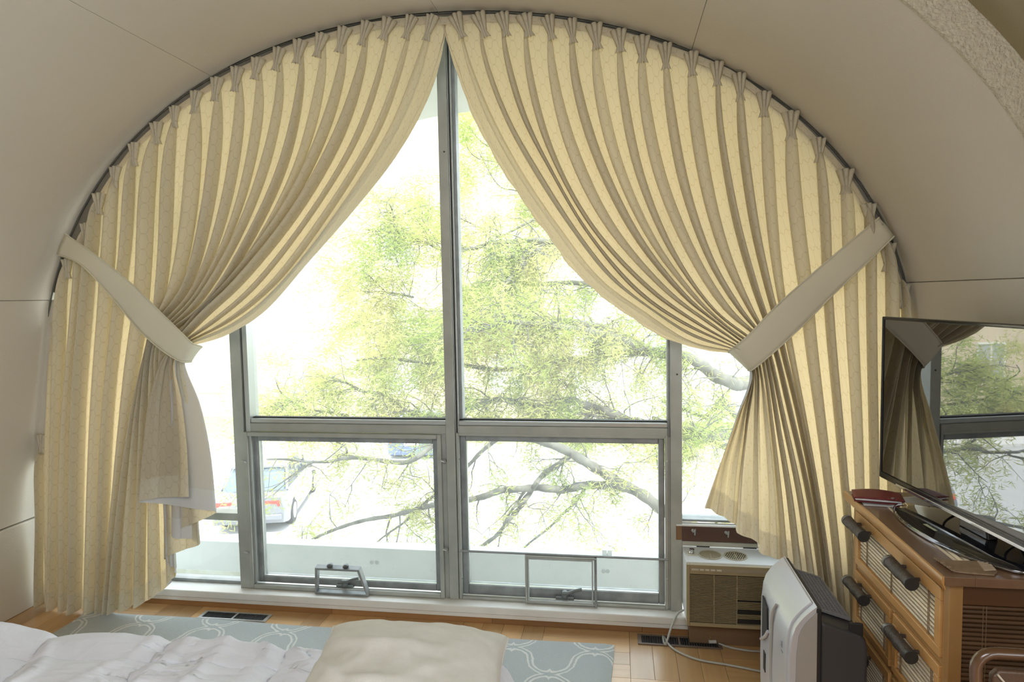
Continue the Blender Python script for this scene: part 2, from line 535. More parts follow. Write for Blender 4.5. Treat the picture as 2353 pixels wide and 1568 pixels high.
# ------------------------------------------------------------------ window wall
def wx(px, py): return at(px, py, YW).x
def wz(px, py): return at(px, py, YW).z
mL, mR = wx(1018, 700), wx(1047, 700)
lL, lR = wx(551, 1000), wx(573, 980)
rL, rR = wx(1538, 1000), wx(1567, 1000)
zr0, zr1 = wz(1030, 998), wz(1030, 968)
zb = .088
post = structure('trim_1')
ztop = arch_at(math.pi / 2)[1] - .02
b = MB().box(mL, mL + .046, YW - .012, YW + .09, zb, ztop)
b.build('post', alum, post, bevel=.003)
b = MB().box(mL + .046, mL + .050, YW + .002, YW + .09, zb, ztop).box(mL + .056, mR, YW + .006, YW + .09, zb, ztop)
b.build('bead', alum_bright, post, bevel=.0015)
bx('groove', (mL + .05, mL + .056, YW + .02, YW + .09, zb, ztop), gasket, post, bevel=0)
bx('edge_stop', (mR, mR + .014, YW + .03, YW + .09, zr1, ztop), alum_dark, post, bevel=.001)
MB().lathe([(.0001, 0), (.004, 0), (.004, .003), (.0001, .004)], Matrix.Translation((mL + .028, YW - .0115, wz(1024, 350))) @ Matrix.Rotation(PI / 2, 4, 'X'), 10).build('screw', gasket, post)
lp = structure('trim_2')
ltop = 2.1
bx('post', (lL - .028, lL + .030, YW - .012, YW + .09, zb, ltop), alum, lp)
bx('bead', (lL + .036, lR + .006, YW, YW + .09, zb, ltop), alum_bright, lp, bevel=.0015)
bx('groove', (lL + .03, lL + .036, YW + .02, YW + .09, zb, ltop), gasket, lp, bevel=0)
rp_ = structure('trim_3')
bx('post', (rL + .004, rR, YW - .012, YW + .09, zb, 1.98), alum, rp_)
bx('edge_stop', (rL - .008, rL + .004, YW + .01, YW + .09, zb, 1.98), alum_dark, rp_, bevel=.001)
for zz in (wz(1552, 860),):
    MB().lathe([(.0001, 0), (.004, 0), (.004, .003), (.0001, .004)], Matrix.Translation((rL + .035, YW - .0115, zz)) @ Matrix.Rotation(PI / 2, 4, 'X'), 10).build('screw', gasket, rp_)
# transoms
tr = structure('trim_4')
for a0, a1 in ((lR + .006, mL), (mR, rL - .008)):
    bx('transom', (a0, a1, YW - .004, YW + .09, zr0, zr1 - .022), alum, tr, bevel=.004)
    bx('bead', (a0, a1, YW + .004, YW + .09, zr1 - .022, zr1), alum_bright, tr, bevel=.003)
bx('transom', (-3.05, lL - .028, YW, YW + .08, wz(525, 1197), wz(525, 1180)), alum, tr)
# arched frame just inside the vault
arf = structure('trim_5')
MB().strip(arch_poly(aL, aR, 60, -.05), arch_poly(aL, aR, 60, .02), YW + .02, YW + .09).build('arch_frame', alum, arf, smooth=30)
# sill and wooden baseboard
sl = structure('window_sill')
bx('sill_board', (XL, rR + .02, 3.105, YW + .09, .050, .088), white_paint, sl, bevel=.006)
bx('sill_apron', (XL, 1.25, 3.112, YW + .02, .030, .049), white_paint, sl, bevel=.002)
bx('sill_lower', (rR + .02, 1.25, 3.105, YW + .09, .050, .072), white_paint, sl, bevel=.006)
bbd = structure('baseboard_front')
basewood = wood('baseboard_oak', (.36, .19, .075), (.27, .13, .05), axis=0, scale=.8, rough=.4)
for i, (a0, a1) in enumerate(((XL, -1.45), (-1.449, -.62), (-.619, .1), (.101, XR))):
    bx('baseboard_piece', (a0, a1, 3.118, YW + .02, 0, .0295), basewood, bbd, bevel=.002)
# wall below/around the side lights (behind curtains)
wf = structure('wall_front')
bx('infill', (rR + .42, XR + .2, YW + .0, YW + .1, .09, .46), wall_paint, wf, bevel=0)
bx('foot', (-3.4, 1.6, YW + .03, YW + .12, -.3, .05), wall_paint, wf, bevel=0)

def pane(parent, x0, x1, z0, z1, y=YW + .055, mat=None):
    return MB().box(x0, x1, y, y + .005, z0, z1).build('pane', mat or glass, parent)
def arch_pane(parent, x0, x1, z0, y=YW + .055):
    poly = [(x0, z0), (x1, z0)]
    for x in np.linspace(x1, x0, 14):
        a = np.linspace(aL, aR, 400); pts = [arch_at(q, .005) for q in a]
        zz = max(z0 + .01, np.interp(x, [q[0] for q in pts], [q[1] for q in pts]))
        poly.append((x, zz))
    return MB().prism(poly, y, y + .005, lambda a, c, d: (a, d, c)).build('pane', glass, parent)
def frame(parent, name, x0, x1, z0, z1, w, y0, y1, mat, bevel=.003, wb=None, wt=None):
    """mitred frame as four pieces in one mesh"""
    wb = wb or w; wt = wt or w
    b = MB()
    b.box(x0, x0 + w, y0, y1, z0, z1).box(x1 - w, x1, y0, y1, z0, z1)
    b.box(x0 + w, x1 - w, y0, y1, z0, z0 + wb).box(x0 + w, x1 - w, y0, y1, z1 - wt, z1)
    return b.build(name, mat, parent, bevel=bevel)
w1 = structure('window_1'); arch_pane(w1, lR + .004, mL, zr1)
MB().box(lR + .006, mL, YW + .03, YW + .06, zr1, zr1 + .006).build('gasket', gasket, w1)
w2 = structure('window_2'); arch_pane(w2, mR, rL - .008, zr1)
MB().box(mR, rL - .008, YW + .03, YW + .06, zr1, zr1 + .006).build('gasket', gasket, w2)
w5 = structure('window_5'); arch_pane(w5, -2.98, lL - .028, wz(525, 1180))
w6 = structure('window_6'); pane(w6, -3.05, lL - .028, .088, wz(525, 1197))
bx('bottom_rail', (-3.05, lL - .028, YW + .03, YW + .09, .088, .105), alum_dark, w6)
w7 = structure('window_7'); zrl = wz(1600, 1196); arch_pane(w7, rR, 1.2, zrl)
bx('bottom_rail', (rR, 1.2, YW + .01, YW + .09, zrl - .012, zrl), alum_dark, w7)

def crank(parent, x, z, y):
    b = MB()
    b.box(x - .055, x + .035, y - .028, y, z - .004, z + .012)
    b.lathe([(.016, 0), (.018, .01), (.012, .034), (.0001, .036)], Matrix.Translation((x - .01, y - .02, z + .005)), 12)
    b.tube([(x - .02, y - .03, z + .032), (x + .01, y - .034, z + .036), (x + .04, y - .036, z + .05), (x + .075, y - .038, z + .06)], [.011, .009, .0075, .008], 8)
    b.build('crank_handle', pbr('crank_grey', (.20, .22, .22), .45, metal=.5), parent, smooth=50, bevel=.002)
def lever(parent, x, z):
    b = MB().box(x - .012, x + .012, YW - .02, YW - .004, z - .006, z + .006)
    b.tube([(x + .008, YW - .02, z - .01), (x + .006, YW - .03, z), (x - .01, YW - .03, z + .004)], .004, 6)
    b.build('turn_button', steel, parent, bevel=.001)
# lower left sash
w3 = structure('window_3')
sx0, sx1, sz0, sz1 = wx(572, 1180), wx(1022, 1180), .09, wz(800, 992)
frame(w3, 'screen_frame', sx0 - .004, sx1 - .006, sz0, sz1 - .008, .022, YW - .016, YW + .012, alum, .004)
bx('jamb', (sx1 - .008, mL + .002, YW + .002, YW + .09, sz0, zr0), alum, w3, bevel=.002)
bx('jamb', (lR - .004, sx0 + .004, YW + .002, YW + .09, sz0, zr0), alum, w3, bevel=.002)
gx0, gx1, gz0, gz1 = wx(596, 1200), wx(1008, 1200), wz(800, 1338), wz(800, 1010)
frame(w3, 'sash', sx0 + .018, sx1 - .026, sz0 + .02, sz1 - .028, .034, YW + .024, YW + .075, alum_dark, .004, wb=gz0 - sz0 - .02)
frame(w3, 'inner_bead', gx0 - .008, gx1 + .008, gz0 - .006, gz1 + .006, .008, YW + .03, YW + .045, alum_bright, .001)
pane(w3, gx0, gx1, gz0, gz1)
lever(w3, sx1 + .004, wz(1018, 1058)); lever(w3, sx1 + .004, wz(1018, 1260))
crank(w3, wx(795, 1350), .112, YW + .03)
# small hinged wicket in the screen, tilted open into the room
wk = bpy.data.objects.new('wicket', None)
tilt = Matrix.Translation(((wx(731, 1366) + wx(853, 1370)) / 2, YW - .022, .094)) @ Matrix.Rotation(math.radians(16), 4, 'X')
hw_b, hw_t, hh = (wx(853, 1370) - wx(731, 1366)) / 2, (wx(840, 1300) - wx(737, 1296)) / 2 * .965, .162
b = MB()
bt = .012
P4 = [(-hw_b, 0), (hw_b, 0), (hw_t, hh), (-hw_t, hh)]
def inset(P, d):
    c = Vector((0, hh / 2)); return [(p[0] - math.copysign(d, p[0]), p[1] + (d if p[1] < hh / 2 else -d)) for p in P]
I4 = inset(P4, bt)
for i in range(4):
    j = (i + 1) % 4
    b.prism([P4[i], P4[j], I4[j], I4[i]], -.016, .016, lambda a, c, d: tilt @ Vector((a, d, c)))
wk_o = b.build('wicket', alum_dark, w3, bevel=.0015)
b = MB()
for sx in (-.042, .042):
    b.lathe([(.0001, 0), (.012, 0), (.016, .006), (.016, .012), (.010, .016), (.0001, .017)], tilt @ Matrix.Translation((sx, 0, hh)), 14)
b.build('wicket_knob', pbr('knob_steel', (.16, .17, .17), .35, metal=.7), w3, smooth=50)
# lower right sash
w4 = structure('window_4')
sx0, sx1, sz0, sz1 = wx(1050, 1180), wx(1537, 1180), .09, wz(1300, 997)
frame(w4, 'screen_frame', sx0 + .004, sx1 - .004, sz0, sz1 - .004, .014, YW - .006, YW + .012, alum, .003)
bx('jamb', (mR - .002, sx0 + .006, YW + .002, YW + .09, sz0, zr0), alum, w4, bevel=.002)
bx('jamb', (sx1 - .006, rL + .006, YW + .004, YW + .09, sz0, zr0), alum, w4, bevel=.002)
gx0, gx1, gz0, gz1 = wx(1073, 1200), wx(1515, 1200), wz(1300, 1360), wz(1300, 1020)
frame(w4, 'sash', sx0 + .018, sx1 - .018, sz0 + .012, sz1 - .018, .028, YW + .024, YW + .075, alum_dark, .004, wb=gz0 - sz0 - .012, wt=.03)
frame(w4, 'inner_bead', gx0 - .008, gx1 + .008, gz0 - .006, gz1 + .006, .008, YW + .03, YW + .045, alum_bright, .001)
pane(w4, gx0, gx1, gz0, gz1)
zc = wz(1300, 1276)
MB().tube([(sx0 + .006, YW - .004, zc), (sx1 - .006, YW - .004, zc)], .006, 8).build('cross_bar', alum_dark, w4, smooth=60)
fx0, fx1 = wx(1208, 1330), wx(1371, 1330)
frame(w4, 'wicket', fx0, fx1, .094, zc - .004, .011, YW - .020, YW - .007, alum, .0015)
frame(w4, 'wicket', fx0 + .012, fx1 - .016, .104, zc - .016, .007, YW - .018, YW - .005, alum_bright, .001)
bx('wicket_edge', (fx1 - .008, fx1 + .002, YW - .026, YW - .007, .090, zc - .004), alum_dark, w4, bevel=.001)
crank(w4, wx(1302, 1360), .112, YW + .03)
for zz in (wz(1047, 1056), wz(1047, 1330)):
    MB().lathe([(.0001, 0), (.005, 0), (.005, .004), (.0001, .005)], Matrix.Translation((mR - .004, YW + .005, zz)) @ Matrix.Rotation(PI / 2, 4, 'X'), 10).build('screw', gasket, w4)
for zz in (wz(1538, 1060), wz(1538, 1330)):
    MB().lathe([(.0001, 0), (.005, 0), (.005, .004), (.0001, .005)], Matrix.Translation((sx1 - .010, YW - .006, zz)) @ Matrix.Rotation(PI / 2, 4, 'X'), 10).build('screw', steel, w4)
lever(w3, wx(566, 1058), wz(566, 1058)); lever(w3, wx(572, 1266), wz(572, 1266))
# ------------------------------------------------------------------ curtains
YC = 3.02
cloth = curtain_mat('damask_curtain', (.71, .67, .545), (.80, .82, .84), (1.0, .76, .43), tf=.43)
cloth_thick = curtain_mat('curtain_heading_cloth', (.76, .71, .565), (.75, .76, .76), (.85, .66, .38), tf=.32, hemmed=False)
band_cloth = curtain_mat('tieback_cloth', (.75, .71, .56), (.75, .71, .56), (.5, .42, .28), tf=.06, lining=False, hemmed=False, pattern=False)

def hermite(us, vals, q):
    """non-uniform cubic interpolation (finite difference tangents), vals (k, ...)"""
    us = np.array(us, float); vals = np.array(vals, float); k = len(us)
    sl = (vals[1:] - vals[:-1]) / (us[1:] - us[:-1]).reshape(-1, *([1] * (vals.ndim - 1)))
    T = np.zeros_like(vals)
    T[0], T[-1] = sl[0], sl[-1]
    for i in range(1, k - 1):
        h0, h1 = us[i] - us[i - 1], us[i + 1] - us[i]
        mono = (sl[i - 1] * sl[i] > 0)
        w1_, w2_ = 2 * h1 + h0, h1 + 2 * h0
        with np.errstate(divide='ignore', invalid='ignore'):
            hm = (w1_ + w2_) / (w1_ / sl[i - 1] + w2_ / sl[i])
        T[i] = np.where(mono, hm, 0)
    i = np.clip(np.searchsorted(us, q, side='right') - 1, 0, k - 2)
    h = us[i + 1] - us[i]; s = (np.array(q) - us[i]) / h
    sh = (-1,) + (1,) * (vals.ndim - 1)
    s = s.reshape(sh); h = h.reshape(sh)
    a, b_, c, d = 2 * s**3 - 3 * s**2 + 1, s**3 - 2 * s**2 + s, -2 * s**3 + 3 * s**2, s**3 - s**2
    return a * vals[i] + b_ * h * T[i] + c * vals[i + 1] + d * h * T[i + 1]

NV1, NV2 = 62, 52
def drape(root, threads, pleats, u_rng, inner_side, tail_from, tail_dir, seed, flip=None):
    """threads: u -> (upper px, lower px, waist depth, hem depth)"""
    us = sorted(threads)
    rows = []
    for u in us:
        up, lo, dw, dh = threads[u]
        a = catmull(up, NV1); b = catmull([up[-1]] + lo, NV2)
        pxy = np.vstack([a, b[1:]])
        dep = np.r_[dw * np.linspace(0, 1, NV1) ** 1.5, (dw + (dh - dw) * np.linspace(0, 1, NV2) ** .8)[1:]]
        P = np.array([list(at(p[0], p[1], YC - d)) for p, d in zip(pxy, dep)])
        rows.append(P)
    rows = np.array(rows)                      # (k, nv, 3)
    nv = rows.shape[1]
    per = 30
    prm = []
    r_ = np.random.default_rng(seed)
    n0, n1 = int(math.floor(u_rng[0])), int(math.ceil(u_rng[1]))
    jit = r_.uniform(-1, 1, (n1 - n0 + 3, 4))
    for k in range(n0, n1 + 1):
        for q in range(per):
            prm.append((k, -.5 + q / per))
    uu, aa_fold, dd, kk = [], [], [], []
    FU = []
    for k, t_ in prm:
        u = k + t_
        if u < u_rng[0] or u > u_rng[1]: continue
        uu.append(u); kk.append(k); FU.append(t_)
    uu = np.array(uu); kk = np.array(kk); FU = np.array(FU)
    # omega fold in cross-section; half of the cloth is in the loop
    hb = .30
    th = np.clip(FU / hb, -1, 1) * math.radians(154)
    inl = np.abs(FU) < hb
    nk = math.sin(math.radians(154))
    J = jit[kk - n0]
    v = np.linspace(0, 1, nv)
    vi = np.arange(nv)
    vup = np.clip(vi / (NV1 - 1), 0, 1); vlo = np.clip((vi - NV1 + 1) / (NV2 - 1), 0, 1)
    out = np.zeros((len(uu), nv, 3))
    hw = .25 + .09 * J[:, 0]
    for j in range(nv):
        # loop width opens below the pinch, stays narrow at the heading
        op = 1 - math.exp(-max(0, vup[j] - .05) * 9) if vup[j] < 1 else 1
        w_ = hw * (.35 + .65 * op)
        a = np.where(inl, w_ * np.sin(th), np.sign(FU) * (w_ * nk + (np.abs(FU) - hb) / (.5 - hb) * (.5 - w_ * nk)))
        # tail zone: folds come from the hem path itself
        tz = 1 / (1 + np.exp(-(uu - tail_from) * tail_dir * 3.0))
        low = vlo[j] ** .5
        amp = (.014 + .050 * op) * (1 + .45 * J[:, 1])
        amp = amp * (1 - .70 * low * tz)
        le = np.clip(1 - np.abs(uu - (u_rng[1] if inner_side > 0 else u_rng[0])) / 2.2, 0, 1) * op * (vlo[j] <= 0)
        amp = amp * (1 - .85 * le ** .6); a = FU + (a - FU) * (1 - .85 * le ** .6)
        if flip is not None:
            fl = np.clip((uu - flip[0]) / .4, 0, 1) * np.clip((flip[1] - uu) / .4, 0, 1) * min(1, vlo[j] * 10)
            amp = amp * (1 - .96 * fl); a = FU + (a - FU) * (1 - .9 * fl)
        a = FU + (a - FU) * (1 - .75 * low * tz)
        # gentle wandering of folds along their length
        a = a + (.15 * J[:, 2] * np.sin(vup[j] * 3.1 + J[:, 3] * 3) * op) * np.cos(FU * PI) ** 2
        ue = np.clip(kk + a, u_rng[0], u_rng[1])
        base = hermite(us, rows[:, j], ue)
        prof = np.where(inl, (np.cos(th) - math.cos(math.radians(154))) / (1 - math.cos(math.radians(154))), 0)
        d = amp * prof
        d = d + .004 * np.sin(uu * 2.3 + v[j] * 9) * op + .013 * np.sin(uu * 6.1) * low * tz
        out[:, j] = base
        out[:, j, 1] -= d
    # leading edge turns back to the window
    lead = np.clip((uu - (u_rng[1] - .9)) / .9, 0, 1) if inner_side > 0 else np.clip(((u_rng[0] + .9) - uu) / .9, 0, 1)
    prof_v = np.sin(PI * np.clip(vup, 0, 1)) ** .6 * (vlo <= 0)
    out[:, :, 1] += (lead ** 1.3)[:, None] * .085 * prof_v[None, :]
    # crumples along the leading edge
    crum = lead[:, None] * (np.sin(vi[None, :] * 1.9 + uu[:, None] * 5) * .003 + np.sin(vi[None, :] * .83 + uu[:, None] * 9) * .003) * prof_v[None, :]
    out[:, :, 0] += crum * .6; out[:, :, 2] += crum * .6
    out[:, :, 2] = np.maximum(out[:, :, 2], .019)
    # keep folds inside the vault
    ys = out[:, :, 1]
    mb = MB(); mb.grid(out)
    o = mb.build('curtain_panel', cloth, root, smooth=180, fix=False)
    me = o.data
    # orientation: pattern side must face the camera (-Y)
    me.update()
    ny = np.zeros(len(me.polygons) * 3); me.polygons.foreach_get('normal', ny)
    if ny.reshape(-1, 3)[:, 1].mean() > 0:
        me.flip_normals()
    # UVs in metres of cloth
    cu = np.abs(uu - uu[0]) * .27
    seg = np.linalg.norm(np.diff(out, axis=1), axis=2); cv = np.concatenate([np.zeros((len(uu), 1)), np.cumsum(seg, 1)], 1)
    l1 = me.uv_layers.new(name='UVMap'); l2 = me.uv_layers.new(name='Edge')
    li = np.zeros(len(me.loops), int); me.loops.foreach_get('vertex_index', li)
    ui, vj = li // nv, li % nv
    l1.data.foreach_set('uv', np.stack([cu[ui], -cv[ui, vj]], 1).ravel())
    l2.data.foreach_set('uv', np.stack([cv[ui, vj], (cv[ui, -1] - cv[ui, vj])], 1).ravel())
    return o

def heading(root, pts, drop=.034):
    """stiffened double heading along the arch"""
    P = [at(p[0], p[1], YC - .004) for p in pts]
    n = 6 * len(P)
    top = catmull(P, n)
    g = np.zeros((n, 4, 3))
    for j in range(4):
        g[:, j] = top; g[:, j, 2] -= drop * j / 3; g[:, j, 1] -= .004 + .003 * math.sin(j)
    mb = MB(); mb.grid(g)
    o = mb.build('heading_band', cloth_thick, root, smooth=180, fix=False)
    me = o.data
    me.update()
    ny = np.zeros(len(me.polygons) * 3); me.polygons.foreach_get('normal', ny)
    if ny.reshape(-1, 3)[:, 1].mean() > 0: me.flip_normals()
    l1 = me.uv_layers.new(name='UVMap')
    li = np.zeros(len(me.loops), int); me.loops.foreach_get('vertex_index', li)
    l1.data.foreach_set('uv', np.stack([(li // 4) * .02, (li % 4) * .017], 1).ravel())

_pleat = None
def pleats_for(root, pts, lean):
    """pinch pleats: three fingers fanned at the top, pinched, then opening"""
    global _pleat
    for i, p in enumerate(pts):
        if _pleat is None:
            mb = MB()
            for fx, fz in ((-1, 0), (0, .004), (1, 0)):
                rows_ = []
                for q in range(9):
                    s = q / 8
                    zz = -.108 * s
                    spread = (.019 * (1 - s) ** 1.1 + .004) + (.010 * max(0, s - .75) * 4)
                    wid = .0085 * (1 - s) + .0045 + .012 * max(0, s - .75) * 2
                    depth = .024 * (1 - .5 * s)
                    ring_ = []
                    for h_ in range(7):
                        a_ = PI * h_ / 6
                        ring_.append((fx * spread + wid * math.cos(a_), -depth * math.sin(a_) - .004 - .010 * s, zz + fz))
                    rows_.append(ring_)
                mb.grid(np.array(rows_))
            _pleat = mb.build('pinch_pleat', cloth_thick, None, smooth=180); _pleat.parent = root
            o = _pleat
            me = o.data
            l1 = me.uv_layers.new(name='UVMap')
            for l in me.loops:
                co = me.vertices[l.vertex_index].co
                l1.data[l.index].uv = (co.x * 2, co.z)
            o.modifiers.new('thick', 'SOLIDIFY').thickness = .0015
        else:
            o = dup(_pleat, root)
        w = at(p[0], p[1], YC - .012) - ORG[root.name]
        o.location = w
        o.rotation_euler = (0, lean(i) + random.uniform(-.06, .06), random.uniform(-.25, .25))
        s_ = random.uniform(.86, 1.08); o.scale = (s_, 1, random.uniform(.9, 1.08))

Lp = [(102, 998), (133, 741), (158, 596), (201, 515), (230, 446), (270, 385), (312, 331), (362, 284), (406, 247), (455, 212), (503, 181), (548, 157), (597, 136), (644, 113), (692, 95), (744, 80), (795, 66), (846, 53), (896, 46), (948, 40), (997, 38)]
TL = {
 -.5: ([(93, 1010), (92, 1100), (92, 1200)], [(92, 1300), (92, 1396)], 0, .0),
 0: ([(102, 998), (101, 1100), (101, 1200)], [(101, 1300), (101, 1398)], 0, .0),
 .35: ([(106, 985), (105, 1100), (104, 1200)], [(104, 1300), (108, 1399)], 0, .0),
 .55: ([(118, 748), (111, 870), (109, 1000)], [(109, 1200), (110, 1399)], 0, .005),
 1: ([(133, 741), (127, 870), (122, 1000)], [(119, 1200), (117, 1400)], 0, .01),
 2: ([(158, 596), (154, 660), (148, 760)], [(138, 1050), (133, 1400)], .0, .02),
 3: ([(201, 515), (196, 590), (186, 700)], [(164, 1000), (158, 1404)], .0, .03),
 4: ([(230, 446), (226, 560), (217, 680)], [(196, 950), (186, 1407)], .0, .03),
 5: ([(270, 385), (262, 560), (252, 680)], [(232, 950), (218, 1407)], .0, .03),
 6: ([(312, 331), (300, 540), (287, 690)], [(262, 950), (242, 1400)], .01, .02),
 7: ([(362, 284), (352, 460), (345, 610), (335, 720)], [(315, 850), (285, 1120), (262, 1396)], .02, .02),
 8: ([(406, 247), (398, 408), (390, 561), (372, 728)], [(357, 794), (325, 930), (293, 1160), (271, 1398)], .05, .035),
 10: ([(503, 181), (508, 306), (490, 480), (440, 660), (382, 737)], [(362, 798), (345, 930), (335, 1160), (330, 1384)], .05, .03),
 13: ([(644, 113), (645, 240), (610, 400), (545, 560), (465, 690), (402, 753)], [(378, 806), (385, 950), (398, 1130), (408, 1310)], .055, .055),
 14.5: ([(720, 87), (718, 200), (680, 370), (600, 540), (500, 690), (413, 762)], [(388, 812), (385, 950), (378, 1110), (378, 1285)], .06, .075),
 16: ([(795, 66), (785, 180), (745, 320), (660, 490), (535, 650), (470, 715), (424, 771)], [(402, 818), (425, 940), (452, 1090), (466, 1246)], .06, .085),
 17.2: ([(856, 52), (840, 170), (795, 310), (700, 480), (565, 650), (485, 725), (431, 777)], [(412, 822), (405, 950), (398, 1080), (393, 1228)], .06, .095),
 18.5: ([(922, 43), (895, 170), (845, 310), (750, 470), (605, 660), (510, 740), (437, 783)], [(422, 828), (458, 930), (482, 1040), (497, 1176)], .066, .110),
 19.7: ([(982, 39), (950, 160), (900, 290), (810, 440), (650, 650), (545, 738), (440, 787)], [(385, 812), (350, 900), (332, 1020), (320, 1154)], .078, .140),
 21: ([(1028, 40), (1008, 135), (975, 222), (900, 350), (795, 483), (695, 600), (590, 722), (505, 775), (444, 794)], [(412, 826), (424, 920), (436, 1030), (441, 1138)], .085, .165),
}
cl_ = thing('curtain', 'pleated cream trellis curtain at the left half of the arched window', 'curtain', (-2.4, YC, 0), group='curtains at the arched window')
drape(cl_, TL, Lp, (-.5, 21), 1, 12.5, 1, 3, (17.8, 20.4))
heading(cl_, [(93, 1000)] + Lp + [(1028, 40)])
pleats_for(cl_, Lp, lambda i: (.12 if i > 8 else 0) + (.02 * (i - 8) if i > 8 else 0))

Rp = [(1047, 37), (1099, 34), (1153, 33), (1204, 36), (1259, 41), (1311, 48), (1365, 58), (1421, 71), (1474, 86), (1528, 103), (1589, 123), (1648, 146), (1698, 172), (1756, 214), (1817, 259), (1880, 320), (1942, 391), (1992, 470), (2040, 560), (2072, 652)]
TR = {
 0: ([(1012, 42), (1035, 125), (1085, 268), (1160, 403), (1240, 518), (1330, 636), (1430, 717), (1530, 779), (1620, 806), (1686, 812)], [(1722, 852), (1688, 960), (1645, 1080), (1617, 1163)], .06, .07),
 1.5: ([(1075, 36), (1092, 130), (1145, 270), (1215, 400), (1295, 520), (1390, 640), (1490, 715), (1590, 780), (1690, 806)], [(1722, 852), (1700, 960), (1668, 1080), (1655, 1185)], .06, .06),
 2.7: ([(1137, 34), (1150, 130), (1195, 270), (1265, 400), (1350, 540), (1455, 665), (1560, 740), (1692, 801)], [(1724, 851), (1712, 960), (1700, 1080), (1692, 1206)], .06, .045),
 4: ([(1204, 36), (1220, 180), (1268, 350), (1360, 520), (1490, 662), (1600, 742), (1696, 796)], [(1726, 849), (1714, 980), (1700, 1100), (1692, 1222)], .06, .10),
 5.2: ([(1270, 42), (1286, 180), (1330, 340), (1415, 520), (1540, 670), (1630, 740), (1702, 791)], [(1732, 845), (1738, 960), (1741, 1100), (1742, 1248)], .06, .11),
 6: ([(1311, 48), (1326, 200), (1375, 370), (1465, 550), (1575, 685), (1650, 745), (1706, 787)], [(1735, 842), (1736, 960), (1737, 1100), (1740, 1250)], .06, .055),
 7: ([(1365, 58), (1378, 200), (1422, 380), (1505, 560), (1608, 695), (1668, 750), (1712, 781)], [(1738, 839), (1742, 970), (1743, 1100), (1744, 1268)], .06, .10),
 8.2: ([(1432, 75), (1440, 210), (1478, 400), (1552, 580), (1642, 710), (1722, 774)], [(1744, 835), (1765, 980), (1780, 1130), (1788, 1284)], .055, .10),
 9: ([(1474, 86), (1482, 220), (1520, 410), (1588, 580), (1668, 710), (1730, 766)], [(1750, 830), (1770, 980), (1786, 1130), (1798, 1286)], .055, .06),
 10: ([(1528, 103), (1535, 230), (1572, 430), (1632, 600), (1698, 710), (1738, 760)], [(1758, 826), (1785, 980), (1810, 1130), (1830, 1300)], .05, .07),
 12: ([(1648, 146), (1654, 300), (1684, 500), (1724, 650), (1757, 745)], [(1778, 815), (1805, 930), (1850, 1130), (1890, 1395)], .05, .045),
 13: ([(1698, 172), (1703, 330), (1728, 520), (1757, 650), (1778, 728)], [(1795, 808), (1825, 930), (1868, 1150), (1905, 1430)], .03, .03),
 14: ([(1756, 214), (1761, 400), (1778, 580), (1797, 710)], [(1813, 800), (1848, 980), (1886, 1200), (1918, 1450)], .015, .03),
 15: ([(1817, 259), (1823, 420), (1836, 580), (1848, 690)], [(1856, 780), (1884, 1000), (1912, 1230), (1935, 1455)], .0, .03),
 16: ([(1880, 320), (1887, 480), (1894, 640)], [(1902, 760), (1924, 1000), (1945, 1240), (1958, 1458)], .0, .03),
 17: ([(1942, 391), (1946, 500), (1950, 620)], [(1954, 760), (1966, 1000), (1975, 1240), (1980, 1460)], .0, .03),
 18: ([(1992, 470), (1993, 530), (1994, 600)], [(1996, 760), (2001, 1000), (2005, 1240), (2008, 1462)], .0, .03),
 19: ([(2040, 560), (2041, 600), (2042, 650)], [(2043, 800), (2044, 1000), (2046, 1240), (2048, 1462)], .0, .02),
 20: ([(2072, 652), (2074, 690), (2075, 740)], [(2076, 860), (2077, 1040), (2078, 1240), (2079, 1462)], .0, .01),
 20.6: ([(2090, 725), (2091, 780), (2092, 840)], [(2093, 960), (2094, 1100), (2094, 1280), (2094, 1462)], .0, .0),
}
cr_ = thing('curtain', 'pleated cream trellis curtain at the right half of the window, behind the television', 'curtain', (.8, YC, 0), group='curtains at the arched window')
drape(cr_, TR, Rp, (0, 20.6), -1, 8.5, -1, 5)
heading(cr_, [(1010, 40)] + Rp + [(2090, 722)])
pleats_for(cr_, Rp, lambda i: -(.30 - .03 * i if i < 10 else 0))

# curtain track: bent strips along the vault
track_mat = pbr('curtain_track_metal', (.13, .13, .11), .5, metal=.4)
tk = thing('curtain_track', 'thin grey curtain track bent along the vault above the curtains', 'curtain rail', (-.8, YA, 2.9))
def along(a_px, b_px, off, n=40):
    return [(x, YC + .012, z) for x, z in arch_poly(ang_of(*a_px), ang_of(*b_px), n, off)]
MB().tube(along((118, 740), (1010, 27), -.006), .004, 6).build('track', track_mat, tk, smooth=60)
MB().tube(along((1012, 27), (2078, 660), -.006), .004, 6).build('track', track_mat, tk, smooth=60)
MB().tube(along((528, 152), (1010, 25), .004, 24), .005, 6).build('track_strip', track_mat, tk, smooth=60)
MB().tube(along((1012, 25), (1555, 105), .004, 24), .005, 6).build('track_strip', track_mat, tk, smooth=60)

q0_, q1_ = ang_of(128, 670), ang_of(2084, 680)
MB().strip(arch_poly(q0_, q1_, 70, -.062), arch_poly(q0_, q1_, 70, .004), YC + .018, YC + .026).build('light_block', pbr('light_block_dark', (.22, .20, .16), .7), tk, smooth=30)  # unseen strip added to stop window light leaking above the heading
MB().prism([(w_.x, w_.z) for w_ in (at(78, 1060, YC + .02), at(112, 1060, YC + .02), at(128, 860, YC + .02), at(142, 690, YC + .02), at(104, 690, YC + .02), at(88, 850, YC + .02))], YC + .018, YC + .026, lambda a, c, d: (a, d, c)).build('edge_light_block', wall_paint, wf)  # added piece that blocks window light beside the left curtain edge
